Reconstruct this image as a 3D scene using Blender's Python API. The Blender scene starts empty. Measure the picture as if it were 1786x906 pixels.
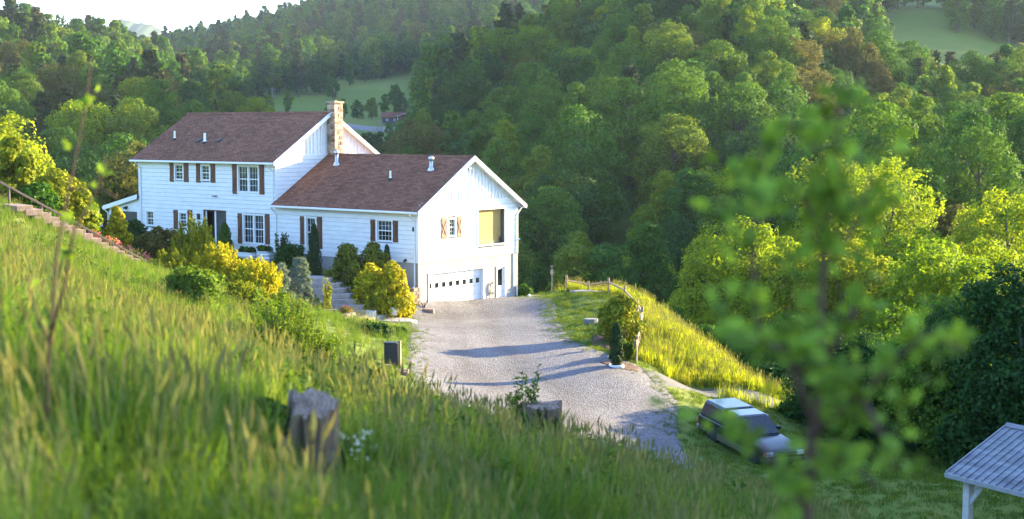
import bpy, bmesh, math, random
import numpy as np
from mathutils import Vector, Matrix

S = bpy.context.scene
COL = S.collection
R = math.radians
# ---------------------------------------------------------------- camera
CAMZ = 10.32
FPX, CX, CY, HOR = 2480.0, 893.0, 453.0, 225.0
PITCH = math.atan((CY - HOR) / FPX)
cam_d = bpy.data.cameras.new('camera'); cam = bpy.data.objects.new('camera', cam_d); COL.objects.link(cam)
cam.location = (0, 0, CAMZ); cam.rotation_euler = (math.pi / 2 - PITCH, 0, 0)
cam_d.sensor_width = 36.0; cam_d.lens = 36.0 * FPX / 1786.0
cam_d.clip_start = 0.05; cam_d.clip_end = 20000
cam_d.dof.use_dof = True; cam_d.dof.focus_distance = 80.0; cam_d.dof.aperture_fstop = 1.8
S.camera = cam
# ---------------------------------------------------------------- sky and sun
SUN_AZ = (0.82, 0.572)           # ground direction towards the sun: right of the view and beyond
SUN_EL = 11.0
w = bpy.data.worlds.new('World'); S.world = w; w.use_nodes = True
nt = w.node_tree
sky = nt.nodes.new('ShaderNodeTexSky'); sky.sky_type = 'NISHITA'; sky.sun_disc = False
sky.sun_elevation = R(SUN_EL); sky.sun_rotation = math.atan2(SUN_AZ[0], SUN_AZ[1])
sky.altitude = 600; sky.air_density = 1.0; sky.dust_density = 0.6; sky.ozone_density = 3.0
bg = nt.nodes['Background']; bg.inputs[1].default_value = 0.14
tint = nt.nodes.new('ShaderNodeMix'); tint.data_type = 'RGBA'; tint.blend_type = 'MULTIPLY'; tint.inputs[0].default_value = 1.0; tint.inputs[7].default_value = (1.10, 0.98, 1.02, 1)
nt.links.new(sky.outputs[0], tint.inputs[6]); nt.links.new(tint.outputs[2], bg.inputs[0])
sl = bpy.data.lights.new('sun', 'SUN'); sun = bpy.data.objects.new('sun', sl); COL.objects.link(sun)
sl.energy = 4.0; sl.angle = R(0.6); sl.color = (1.0, 0.82, 0.46)
sv = Vector((SUN_AZ[0], SUN_AZ[1], math.tan(R(SUN_EL)) * math.hypot(*SUN_AZ))).normalized()
sun.rotation_euler = sv.to_track_quat('Z', 'Y').to_euler(); sun.location = (60, 40, 60)
vs = S.view_settings; vs.view_transform = 'Standard'; vs.look = 'None'; vs.exposure = 3.1; vs.gamma = 1.0
S.render.engine = 'CYCLES'
cy = S.cycles
cy.use_denoising = True; cy.max_bounces = 8; cy.diffuse_bounces = 4; cy.transmission_bounces = 5; cy.transparent_max_bounces = 8
cy.volume_bounces = 1; cy.caustics_reflective = False; cy.caustics_refractive = False

# ---------------------------------------------------------------- helpers
def tag(o, label=None, cat=None, group=None, kind=None):
    if label: o['label'] = label
    if cat: o['category'] = cat
    if group: o['group'] = group
    if kind: o['kind'] = kind
    return o
def empty(name, loc=(0, 0, 0), rz=0.0, parent=None):
    o = bpy.data.objects.new(name, None); COL.objects.link(o)
    o.location = loc; o.rotation_euler = (0, 0, rz); o.empty_display_size = 0.2
    if parent: o.parent = parent
    return o
def link_mesh(name, me, parent=None, loc=None):
    o = bpy.data.objects.new(name, me); COL.objects.link(o)
    if parent: o.parent = parent
    if loc is not None: o.location = loc
    return o
def pixel_dir(px, py):
    v = -(py - CY); c, s = math.cos(PITCH), math.sin(PITCH)
    return np.array((px - CX, FPX * c + v * s, -FPX * s + v * c))
def at(px, py, y):
    d = pixel_dir(px, py); t = y / d[1]
    return Vector((d[0] * t, y, CAMZ + d[2] * t))
def topx(x, y, z):
    c, s = math.cos(PITCH), math.sin(PITCH); zz = z - CAMZ
    f = y * c - zz * s; u = y * s + zz * c
    return CX + FPX * x / f, CY - FPX * u / f
class MB:
    def __init__(self, T=None): self.v = []; self.f = []; self.T = T
    def add(self, vs_, fs_):
        n = len(self.v)
        self.v += [self.T(*p) if self.T else tuple(p) for p in vs_]
        self.f += [tuple(i + n for i in f) for f in fs_]
    def box(self, a0, a1, b0, b1, c0, c1):
        self.add([(a0, b0, c0), (a1, b0, c0), (a1, b1, c0), (a0, b1, c0), (a0, b0, c1), (a1, b0, c1), (a1, b1, c1), (a0, b1, c1)],
                 [(0, 3, 2, 1), (4, 5, 6, 7), (0, 1, 5, 4), (1, 2, 6, 5), (2, 3, 7, 6), (3, 0, 4, 7)])
    def hexa(self, p):   # eight points: bottom ring, top ring
        self.add(p, [(0, 3, 2, 1), (4, 5, 6, 7), (0, 1, 5, 4), (1, 2, 6, 5), (2, 3, 7, 6), (3, 0, 4, 7)])
    def prism(self, poly, h0, h1, axis=1):   # polygon in the two other axes, extruded along axis
        n = len(poly)
        def P(q, h):
            return (h, q[0], q[1]) if axis == 0 else (q[0], h, q[1]) if axis == 1 else (q[0], q[1], h)
        self.add([P(q, h0) for q in poly] + [P(q, h1) for q in poly],
                 [tuple(range(n))[::-1], tuple(range(n, 2 * n))] + [(i, (i + 1) % n, n + (i + 1) % n, n + i) for i in range(n)])
    def tube(self, pts, rad, sides=8, caps=True):
        pts = [Vector(p) for p in pts]; n = len(pts)
        rad = rad if hasattr(rad, '__len__') else [rad] * n
        vs_, fs_ = [], []
        for i, p in enumerate(pts):
            t = (pts[min(i + 1, n - 1)] - pts[max(i - 1, 0)]).normalized()
            a = t.orthogonal() if i == 0 else (pa - t * pa.dot(t))
            a.normalize(); pa = a; b = t.cross(a)
            for k in range(sides):
                an = 2 * math.pi * k / sides
                vs_.append(tuple(p + (a * math.cos(an) + b * math.sin(an)) * rad[i]))
        for i in range(n - 1):
            for k in range(sides):
                fs_.append((i * sides + k, i * sides + (k + 1) % sides, (i + 1) * sides + (k + 1) % sides, (i + 1) * sides + k))
        if caps:
            fs_.append(tuple(range(sides))[::-1]); fs_.append(tuple((n - 1) * sides + k for k in range(sides)))
        self.add(vs_, fs_)
    def lathe(self, prof, sides=16, c=(0, 0, 0), cap=True):
        vs_, fs_ = [], []
        for r, z in prof:
            for k in range(sides):
                an = 2 * math.pi * k / sides
                vs_.append((c[0] + r * math.cos(an), c[1] + r * math.sin(an), c[2] + z))
        for i in range(len(prof) - 1):
            for k in range(sides):
                fs_.append((i * sides + k, i * sides + (k + 1) % sides, (i + 1) * sides + (k + 1) % sides, (i + 1) * sides + k))
        if cap:
            fs_.append(tuple(range(sides))[::-1]); fs_.append(tuple((len(prof) - 1) * sides + k for k in range(sides)))
        self.add(vs_, fs_)
    def mesh(self, name, mat, smooth=False):
        me = bpy.data.meshes.new(name); me.from_pydata(self.v, [], self.f); me.update()
        if mat: me.materials.append(mat)
        if smooth: me.polygons.foreach_set('use_smooth', [True] * len(me.polygons))
        return me
    def build(self, name, mat, parent=None, smooth=False, loc=None, bevel=0):
        o = link_mesh(name, self.mesh(name, mat, smooth), parent, loc)
        if bevel:
            m = o.modifiers.new('bevel', 'BEVEL'); m.width = bevel; m.segments = 2 if bevel < .06 else 4; m.limit_method = 'ANGLE'
            if bevel > .06: o.data.polygons.foreach_set('use_smooth', [True] * len(o.data.polygons)); m.harden_normals = True
        return o
def np_mesh(name, V, F, mat, smooth=False, mat_index=None):
    """V (n,3) floats, F (m,4) or (m,3) ints"""
    me = bpy.data.meshes.new(name); V = np.asarray(V, np.float32); F = np.asarray(F, np.int32)
    k = F.shape[1]
    me.vertices.add(len(V)); me.vertices.foreach_set('co', V.ravel())
    me.loops.add(F.size); me.loops.foreach_set('vertex_index', F.ravel())
    me.polygons.add(len(F)); me.polygons.foreach_set('loop_start', np.arange(0, F.size, k, dtype=np.int32))
    if smooth: me.polygons.foreach_set('use_smooth', np.ones(len(F), bool))
    for m in (mat if isinstance(mat, list) else [mat]): me.materials.append(m)
    if mat_index is not None: me.polygons.foreach_set('material_index', np.asarray(mat_index, np.int32))
    me.update(calc_edges=True)
    return me
def copy_tree(o, parent=None):
    c = o.copy(); COL.objects.link(c)
    if parent: c.parent = parent
    for ch in o.children: copy_tree(ch, c)
    return c

# ---------------------------------------------------------------- materials
def mat_new(name):
    m = bpy.data.materials.new(name); m.use_nodes = True
    return m, m.node_tree, m.node_tree.nodes['Principled BSDF']
def N(t, kind, **kw):
    n = t.nodes.new('ShaderNode' + kind)
    for k, v in kw.items(): setattr(n, k, v)
    return n
def ramp(t, fac, stops):
    r = N(t, 'ValToRGB'); e = r.color_ramp.elements
    e[0].position = stops[0][0]; e[0].color = (*stops[0][1], 1)
    e[1].position = stops[-1][0]; e[1].color = (*stops[-1][1], 1)
    for p, c in stops[1:-1]:
        q = e.new(p); q.color = (*c, 1)
    t.links.new(fac, r.inputs[0]); return r.outputs[0]
def noise(t, scale, detail=4, rough=0.6, vec=None, coord='Object'):
    n = N(t, 'TexNoise'); n.inputs['Scale'].default_value = scale; n.inputs['Detail'].default_value = detail; n.inputs['Roughness'].default_value = rough
    if vec is None:
        tc = N(t, 'TexCoord'); vec = tc.outputs[coord]
    t.links.new(vec, n.inputs['Vector']); return n.outputs[0]
def mapping(t, scale, coord='Object', rot=(0, 0, 0)):
    tc = N(t, 'TexCoord'); mp = N(t, 'Mapping'); mp.inputs['Scale'].default_value = scale; mp.inputs['Rotation'].default_value = rot
    t.links.new(tc.outputs[coord], mp.inputs[0]); return mp.outputs[0]
def bump(t, b, h, strength=0.3, dist=0.02):
    n = N(t, 'Bump'); n.inputs['Strength'].default_value = strength; n.inputs['Distance'].default_value = dist
    t.links.new(h, n.inputs['Height']); t.links.new(n.outputs[0], b.inputs['Normal'])
def simple(name, c0, c1, scale=3.0, rough=0.7, bmp=0.0, dist=0.02, metal=0.0, spec=0.4, sv3=None, detail=5):
    m, t, b = mat_new(name)
    vec = mapping(t, sv3) if sv3 else None
    f = noise(t, scale, detail, vec=vec)
    t.links.new(ramp(t, f, [(0.3, c0), (0.7, c1)]), b.inputs['Base Color'])
    b.inputs['Roughness'].default_value = rough; b.inputs['Metallic'].default_value = metal
    b.inputs['Specular IOR Level'].default_value = spec
    if bmp: bump(t, b, f, bmp, dist)
    return m
def leafmat(name, stops, trans=0.4, island=0.35, tcol=(1.25, 1.15, 0.45), rough=0.7, patch=0.0):
    m, t, b = mat_new(name)
    oi = N(t, 'ObjectInfo'); g = N(t, 'NewGeometry')
    fac = oi.outputs['Random']
    if patch:
        nz = noise(t, patch, 3, vec=oi.outputs['Location'])
        mx = N(t, 'Math', operation='MULTIPLY_ADD'); t.links.new(nz, mx.inputs[0]); mx.inputs[1].default_value = 2.0
        sb = N(t, 'Math', operation='MULTIPLY_ADD'); t.links.new(fac, sb.inputs[0]); sb.inputs[1].default_value = 0.5; sb.inputs[2].default_value = -0.75
        t.links.new(sb.outputs[0], mx.inputs[2]); fac = mx.outputs[0]
    col = ramp(t, fac, stops)
    hs = N(t, 'HueSaturation'); t.links.new(col, hs.inputs['Color'])
    mr = N(t, 'MapRange'); t.links.new(g.outputs['Random Per Island'], mr.inputs[0]); mr.inputs[3].default_value = 1 - island; mr.inputs[4].default_value = 1 + island
    t.links.new(mr.outputs[0], hs.inputs['Value'])
    t.links.new(hs.outputs[0], b.inputs['Base Color']); b.inputs['Roughness'].default_value = rough; b.inputs['Specular IOR Level'].default_value = 0.1
    tr = N(t, 'BsdfTranslucent'); mu = N(t, 'Mix', data_type='RGBA', blend_type='MULTIPLY'); mu.inputs[0].default_value = 1.0
    t.links.new(hs.outputs[0], mu.inputs[6]); mu.inputs[7].default_value = (*tcol, 1)
    t.links.new(mu.outputs[2], tr.inputs[0])
    ms = N(t, 'MixShader'); ms.inputs[0].default_value = trans
    t.links.new(b.outputs[0], ms.inputs[1]); t.links.new(tr.outputs[0], ms.inputs[2])
    t.links.new(ms.outputs[0], t.nodes['Material Output'].inputs[0])
    return m
M = {}
def build_materials():
    # --- house
    m, t, b = mat_new('siding_paint')
    f = noise(t, 1.3, 6, vec=mapping(t, (1, 1, 3))); t.links.new(ramp(t, f, [(0.25, (0.62, 0.615, 0.60)), (0.5, (0.71, 0.71, 0.70)), (0.75, (0.77, 0.77, 0.76))]), b.inputs['Base Color'])
    b.inputs['Roughness'].default_value = 0.55; bump(t, b, noise(t, 30, 3, vec=mapping(t, (0.15, 1, 3))), 0.12, 0.004); M['siding'] = m
    M['trim'] = simple('trim_paint', (0.70, 0.70, 0.69), (0.77, 0.77, 0.76), 2.0, 0.45)
    M['shutter'] = simple('stained_cedar', (0.07, 0.026, 0.012), (0.17, 0.07, 0.03), 9, 0.65, 0.3, 0.004, sv3=(1, 1, 0.12))
    m, t, b = mat_new('asphalt_shingles')
    tc = N(t, 'TexCoord'); sx = N(t, 'SeparateXYZ'); cb = N(t, 'CombineXYZ')
    t.links.new(tc.outputs['Object'], sx.inputs[0]); t.links.new(sx.outputs[0], cb.inputs[0])
    mz = N(t, 'Math', operation='MULTIPLY'); mz.inputs[1].default_value = 2.0; t.links.new(sx.outputs[2], mz.inputs[0]); t.links.new(mz.outputs[0], cb.inputs[1])
    br = N(t, 'TexBrick'); t.links.new(cb.outputs[0], br.inputs['Vector'])
    br.inputs['Scale'].default_value = 1.0; br.inputs['Brick Width'].default_value = 0.34; br.inputs['Row Height'].default_value = 0.15
    br.inputs['Mortar Size'].default_value = 0.012; br.inputs['Mortar Smooth'].default_value = 0.3; br.inputs['Bias'].default_value = 0.0
    br.inputs['Color1'].default_value = (0.15, 0.062, 0.038, 1); br.inputs['Color2'].default_value = (0.245, 0.115, 0.072, 1); br.inputs['Mortar'].default_value = (0.05, 0.03, 0.028, 1)
    mp2 = N(t, 'Mapping'); mp2.inputs['Scale'].default_value = (3.5, 14, 1); t.links.new(cb.outputs[0], mp2.inputs[0])
    nz = noise(t, 1.0, 4, 0.7, vec=mp2.outputs[0])
    mx = N(t, 'Mix', data_type='RGBA', blend_type='MIX')
    fl = ramp(t, nz, [(0.56, (0, 0, 0)), (0.72, (0.55, 0.55, 0.55))]); t.links.new(fl, mx.inputs[0]); t.links.new(br.outputs[0], mx.inputs[6]); mx.inputs[7].default_value = (0.36, 0.21, 0.15, 1)
    mx2 = N(t, 'Mix', data_type='RGBA', blend_type='MULTIPLY'); mx2.inputs[0].default_value = 1.0
    t.links.new(mx.outputs[2], mx2.inputs[6]); t.links.new(ramp(t, noise(t, 0.35, 4), [(0.3, (0.82, 0.82, 0.82)), (0.7, (1.1, 1.08, 1.06))]), mx2.inputs[7])
    t.links.new(mx2.outputs[2], b.inputs['Base Color']); b.inputs['Roughness'].default_value = 0.95; b.inputs['Specular IOR Level'].default_value = 0.08; bump(t, b, br.outputs[1], -0.5, 0.012); M['roof'] = m
    m, t, b = mat_new('foundation_concrete')
    f = noise(t, 0.8, 7, 0.65, vec=mapping(t, (1, 1, 0.45))); t.links.new(ramp(t, f, [(0.3, (0.25, 0.235, 0.225)), (0.52, (0.32, 0.305, 0.29)), (0.75, (0.39, 0.375, 0.36))]), b.inputs['Base Color'])
    b.inputs['Roughness'].default_value = 0.9; bump(t, b, noise(t, 22, 4), 0.25, 0.01); M['concrete'] = m
    M['stone'] = simple('chimney_stone', (0.20, 0.13, 0.09), (0.42, 0.31, 0.23), 3.0, 0.85, 0.5, 0.02)
    m, t, b = mat_new('chimney_stone_pieces')
    oi = N(t, 'ObjectInfo'); c = ramp(t, oi.outputs['Random'], [(0, (0.16, 0.10, 0.07)), (0.35, (0.30, 0.21, 0.15)), (0.7, (0.44, 0.31, 0.21)), (1, (0.50, 0.42, 0.34))])
    mx = N(t, 'Mix', data_type='RGBA', blend_type='MULTIPLY'); mx.inputs[0].default_value = 1; t.links.new(c, mx.inputs[6]); nz = noise(t, 7, 5)
    t.links.new(ramp(t, nz, [(0.3, (0.75, 0.75, 0.75)), (0.7, (1.15, 1.15, 1.15))]), mx.inputs[7]); t.links.new(mx.outputs[2], b.inputs['Base Color'])
    b.inputs['Roughness'].default_value = 0.85; bump(t, b, nz, 0.6, 0.03); M['stones'] = m
    m, t, b = mat_new('garden_block')
    oi = N(t, 'ObjectInfo'); c = ramp(t, oi.outputs['Random'], [(0, (0.17, 0.115, 0.085)), (0.5, (0.24, 0.165, 0.125)), (1, (0.30, 0.22, 0.17))])
    mx = N(t, 'Mix', data_type='RGBA', blend_type='MULTIPLY'); mx.inputs[0].default_value = 1; t.links.new(c, mx.inputs[6]); nz = noise(t, 9, 5)
    t.links.new(ramp(t, nz, [(0.3, (0.7, 0.7, 0.7)), (0.7, (1.15, 1.15, 1.15))]), mx.inputs[7]); t.links.new(mx.outputs[2], b.inputs['Base Color'])
    b.inputs['Roughness'].default_value = 0.9; bump(t, b, nz, 0.5, 0.03); M['block'] = m
    M['step'] = simple('step_stone', (0.24, 0.20, 0.18), (0.42, 0.36, 0.32), 2.5, 0.9, 0.5, 0.02)
    m, t, b = mat_new('window_glass')
    b.inputs['Base Color'].default_value = (0.02, 0.025, 0.03, 1); b.inputs['Roughness'].default_value = 0.04
    tr = N(t, 'BsdfTransparent'); tr.inputs[0].default_value = (0.66, 0.72, 0.78, 1); ms = N(t, 'MixShader'); lw = N(t, 'LayerWeight'); lw.inputs[0].default_value = 0.35
    mr = N(t, 'MapRange'); mr.inputs[3].default_value = 0.03; mr.inputs[4].default_value = 1.0; t.links.new(lw.outputs['Fresnel'], mr.inputs[0])
    gl = N(t, 'BsdfGlossy'); gl.inputs['Roughness'].default_value = 0.03; gl.inputs['Color'].default_value = (0.6, 0.7, 0.8, 1)
    ms.inputs[0].default_value = 0.09; t.links.new(tr.outputs[0], ms.inputs[1]); t.links.new(gl.outputs[0], ms.inputs[2])
    t.links.new(ms.outputs[0], t.nodes['Material Output'].inputs[0]); M['glass'] = m
    M['darkglass'] = simple('tinted_glass', (0.012, 0.014, 0.016), (0.02, 0.022, 0.025), 2, 0.06, spec=0.6)
    M['seam_shade'] = simple('seam_shade_core', (0.10, 0.10, 0.10), (0.14, 0.14, 0.14), 3, 0.9)  # dark wall core, puts shadow lines into the gaps between boards
    M['room'] = simple('room_dark', (0.05, 0.045, 0.04), (0.08, 0.075, 0.07), 2, 0.9)
    M['curtain'] = simple('curtain_cloth', (0.26, 0.27, 0.29), (0.34, 0.35, 0.37), 4, 0.9)
    M['blind'] = simple('ochre_room_wall', (0.34, 0.22, 0.07), (0.40, 0.27, 0.09), 1.2, 0.8, 0.15, 0.003)
    M['mossfloor'] = simple('mossy_boards', (0.20, 0.19, 0.09), (0.30, 0.27, 0.14), 5, 0.85)
    M['screen'] = simple('porch_screen', (0.03, 0.035, 0.035), (0.05, 0.055, 0.055), 5, 0.6)
    M['black'] = simple('black_metal', (0.012, 0.012, 0.013), (0.03, 0.03, 0.03), 5, 0.5)
    M['steel'] = simple('galvanised_steel', (0.42, 0.43, 0.45), (0.62, 0.63, 0.65), 6, 0.38, metal=0.8)
    M['pot'] = simple('white_pot_glaze', (0.72, 0.71, 0.69), (0.82, 0.81, 0.80), 3, 0.4)
    M['gwood'] = simple('weathered_wood', (0.17, 0.12, 0.08), (0.38, 0.29, 0.20), 6, 0.9, 0.5, 0.01, sv3=(1, 1, 0.2))
    M['rail'] = simple('railing_wood', (0.06, 0.045, 0.04), (0.11, 0.085, 0.075), 6, 0.8, 0.3, 0.01)
    M['pinklit_stone'] = simple('pink_lit_stone', (0.20, 0.125, 0.10), (0.32, 0.22, 0.18), 4, 0.9, 0.5, 0.02)  # pink evening light on the stairs is put into this stone colour
    M['bark'] = simple('bark', (0.045, 0.035, 0.028), (0.13, 0.105, 0.085), 6, 0.95, 0.6, 0.05, sv3=(1, 1, 0.25))
    M['palebark'] = simple('pale_bark', (0.16, 0.14, 0.12), (0.30, 0.27, 0.24), 6, 0.95, 0.6, 0.05, sv3=(1, 1, 0.25))
    M['twig'] = simple('reddish_twig', (0.035, 0.016, 0.011), (0.08, 0.04, 0.028), 20, 0.8)
    # --- foliage
    G = lambda *c: c
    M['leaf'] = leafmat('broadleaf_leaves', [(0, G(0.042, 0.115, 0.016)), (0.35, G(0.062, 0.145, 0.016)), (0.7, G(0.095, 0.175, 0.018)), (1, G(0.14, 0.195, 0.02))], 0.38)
    M['leaf_bright'] = leafmat('spring_sunlit_leaves', [(0, G(0.15, 0.24, 0.016)), (0.5, G(0.20, 0.275, 0.018)), (1, G(0.25, 0.29, 0.022))], 0.55)  # spring green, yellowed to carry sunlight in the leaf colour
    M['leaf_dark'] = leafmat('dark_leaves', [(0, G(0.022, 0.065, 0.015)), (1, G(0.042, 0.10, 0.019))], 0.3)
    M['leaf_olive'] = leafmat('bronze_leaves', [(0, G(0.085, 0.095, 0.024)), (1, G(0.12, 0.115, 0.03))], 0.38)
    M['needle'] = leafmat('pine_needles', [(0, G(0.026, 0.050, 0.020)), (0.6, G(0.045, 0.066, 0.025)), (1, G(0.08, 0.078, 0.032))], 0.2)
    M['gold'] = leafmat('golden_cypress', [(0, G(0.33, 0.31, 0.012)), (1, G(0.42, 0.39, 0.015))], 0.3, island=0.4, tcol=(1.1, 1.0, 0.4))
    M['goldgreen'] = leafmat('golden_green_leaves', [(0, G(0.18, 0.22, 0.015)), (1, G(0.26, 0.29, 0.018))], 0.35, island=0.45, tcol=(1.15, 1.0, 0.4))
    M['evergreen'] = leafmat('evergreen_sprays', [(0, G(0.030, 0.062, 0.022)), (1, G(0.055, 0.10, 0.026))], 0.2)
    M['bluegreen'] = leafmat('blue_pine_needles', [(0, G(0.13, 0.17, 0.13)), (1, G(0.20, 0.25, 0.19))], 0.2)
    M['sap'] = leafmat('sapling_leaves', [(0, G(0.12, 0.22, 0.035)), (1, G(0.155, 0.25, 0.04))], 0.5, island=0.5)
    M['pinkflower'] = leafmat('pink_blossom', [(0, G(0.55, 0.16, 0.12)), (1, G(0.65, 0.24, 0.18))], 0.3, tcol=(1, 0.9, 0.8))
    M['redflower'] = leafmat('red_blossom', [(0, G(0.5, 0.04, 0.05)), (1, G(0.55, 0.06, 0.07))], 0.3, tcol=(1, 0.8, 0.8))
    M['whiteflower'] = leafmat('cream_blossom', [(0, G(0.72, 0.66, 0.45)), (1, G(0.8, 0.78, 0.65))], 0.3, tcol=(1, 1, 0.9))
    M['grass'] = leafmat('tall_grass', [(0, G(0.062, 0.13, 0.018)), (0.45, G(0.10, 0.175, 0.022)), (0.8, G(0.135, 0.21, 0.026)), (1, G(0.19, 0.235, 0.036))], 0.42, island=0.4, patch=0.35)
    M['seed'] = leafmat('grass_seed_heads', [(0, G(0.13, 0.16, 0.06)), (1, G(0.22, 0.21, 0.10))], 0.4, island=0.35)
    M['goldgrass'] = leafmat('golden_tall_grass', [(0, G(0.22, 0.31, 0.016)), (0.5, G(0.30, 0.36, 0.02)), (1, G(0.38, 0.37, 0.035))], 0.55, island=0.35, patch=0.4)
    M['lawn'] = leafmat('lawn_grass', [(0, G(0.065, 0.125, 0.014)), (0.6, G(0.10, 0.155, 0.016)), (1, G(0.15, 0.18, 0.02))], 0.42, island=0.4, patch=0.5)
    M['weed'] = leafmat('weed_leaves', [(0, G(0.045, 0.105, 0.018)), (1, G(0.09, 0.16, 0.024))], 0.4, island=0.4)
    # --- ground
    m, t, b = mat_new('ground_turf')
    a = noise(t, 0.02, 6, 0.65, coord='Object'); c = noise(t, 0.9, 6, 0.7)
    mx = N(t, 'Mix', data_type='RGBA'); t.links.new(c, mx.inputs[0])
    t.links.new(ramp(t, a, [(0.35, (0.07, 0.14, 0.02)), (0.65, (0.14, 0.17, 0.03))]), mx.inputs[6])
    t.links.new(ramp(t, a, [(0.35, (0.10, 0.16, 0.024)), (0.65, (0.19, 0.19, 0.045))]), mx.inputs[7])
    t.links.new(mx.outputs[2], b.inputs['Base Color']); b.inputs['Roughness'].default_value = 0.95; b.inputs['Specular IOR Level'].default_value = 0.1
    bump(t, b, c, 0.6, 0.12); M['ground'] = m
    m, t, b = mat_new('driveway_gravel')
    v = N(t, 'TexVoronoi'); v.inputs['Scale'].default_value = 16; tc = N(t, 'TexCoord'); t.links.new(tc.outputs['Object'], v.inputs[0])
    big = noise(t, 0.32, 5, 0.7); fine = noise(t, 5.0, 5, 0.75)
    base = ramp(t, big, [(0.32, (0.11, 0.10, 0.105)), (0.5, (0.145, 0.135, 0.145)), (0.68, (0.185, 0.175, 0.185))])
    bw = N(t, 'RGBToBW'); t.links.new(v.outputs['Color'], bw.inputs[0])
    mx = N(t, 'Mix', data_type='RGBA', blend_type='MULTIPLY'); mx.inputs[0].default_value = 1; t.links.new(base, mx.inputs[6])
    t.links.new(ramp(t, bw.outputs[0], [(0.1, (0.6, 0.6, 0.6)), (0.9, (1.3, 1.3, 1.3))]), mx.inputs[7])
    mx2 = N(t, 'Mix', data_type='RGBA', blend_type='MULTIPLY'); mx2.inputs[0].default_value = 1; t.links.new(mx.outputs[2], mx2.inputs[6])
    t.links.new(ramp(t, fine, [(0.35, (0.72, 0.71, 0.70)), (0.65, (1.12, 1.1, 1.08))]), mx2.inputs[7])
    aw = N(t, 'Attribute'); aw.attribute_name = 'across'                 # worn wheel tracks and weedy crown run along the drive
    wob = N(t, 'Math', operation='MULTIPLY_ADD'); t.links.new(noise(t, 0.25, 3), wob.inputs[0]); wob.inputs[1].default_value = 0.16; t.links.new(aw.outputs['Fac'], wob.inputs[2])
    trk = ramp(t, wob.outputs[0], [(0.30, (1, 1, 1)), (0.40, (0.80, 0.77, 0.75)), (0.47, (1.06, 1.05, 1.02)), (0.55, (1.04, 1.03, 0.98)), (0.62, (0.80, 0.77, 0.75)), (0.72, (1, 1, 1))])
    mx3 = N(t, 'Mix', data_type='RGBA', blend_type='MULTIPLY'); mx3.inputs[0].default_value = 1; t.links.new(mx2.outputs[2], mx3.inputs[6]); t.links.new(trk, mx3.inputs[7])
    drt = N(t, 'Mix', data_type='RGBA'); t.links.new(ramp(t, noise(t, 0.6, 6, 0.75), [(0.56, (0, 0, 0)), (0.7, (0.55, 0.55, 0.55))]), drt.inputs[0]); t.links.new(mx3.outputs[2], drt.inputs[6]); drt.inputs[7].default_value = (0.16, 0.12, 0.085, 1)
    t.links.new(drt.outputs[2], b.inputs['Base Color']); b.inputs['Roughness'].default_value = 0.95
    ad = N(t, 'Math', operation='ADD'); t.links.new(v.outputs['Distance'], ad.inputs[0]); t.links.new(fine, ad.inputs[1]); bump(t, b, ad.outputs[0], 0.8, 0.05); M['gravel'] = m
    M['asphalt'] = simple('old_asphalt', (0.045, 0.045, 0.048), (0.08, 0.078, 0.08), 1.2, 0.9, 0.3, 0.02)
    M['farroad'] = simple('pale_asphalt', (0.15, 0.145, 0.14), (0.21, 0.20, 0.19), 0.4, 0.9)
    M['mulch'] = simple('bark_mulch', (0.035, 0.014, 0.012), (0.13, 0.06, 0.045), 11, 0.95, 0.9, 0.06, detail=8)
    M['mount'] = simple('mountain_forest', (0.03, 0.055, 0.03), (0.07, 0.10, 0.05), 0.004, 0.95)
build_materials()
# ---------------------------------------------------------------- terrain height
HC = Vector((-5.3, 80.0, 0.0)); HU = Vector((0.788, -0.616)); HV = Vector((0.616, 0.788)); HROT = math.atan2(-0.616, 0.788)
def hw(X, Y, z=0.0): return Vector((HC.x + HU.x * X + HV.x * Y, HC.y + HU.y * X + HV.y * Y, z))
def tps_fit(P, z, lam=1e-3):
    n = len(P); d = np.linalg.norm(P[:, None] - P[None], axis=2)
    K = np.where(d > 0, d * d * np.log(d + 1e-12), 0) + lam * np.eye(n)
    Q = np.hstack([np.ones((n, 1)), P]); A = np.zeros((n + 3, n + 3)); A[:n, :n] = K; A[:n, n:] = Q; A[n:, :n] = Q.T
    return np.linalg.solve(A, np.concatenate([z, np.zeros(3)]))
def tps_eval(P, wgt, q):
    out = np.empty(len(q))
    for i in range(0, len(q), 20000):
        s = q[i:i + 20000]; d2 = ((s[:, None] - P[None]) ** 2).sum(2)
        out[i:i + 20000] = (0.5 * d2 * np.log(d2 + 1e-12)) @ wgt[:len(P)] + wgt[len(P)] + s @ wgt[len(P) + 1:]
    return out
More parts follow.
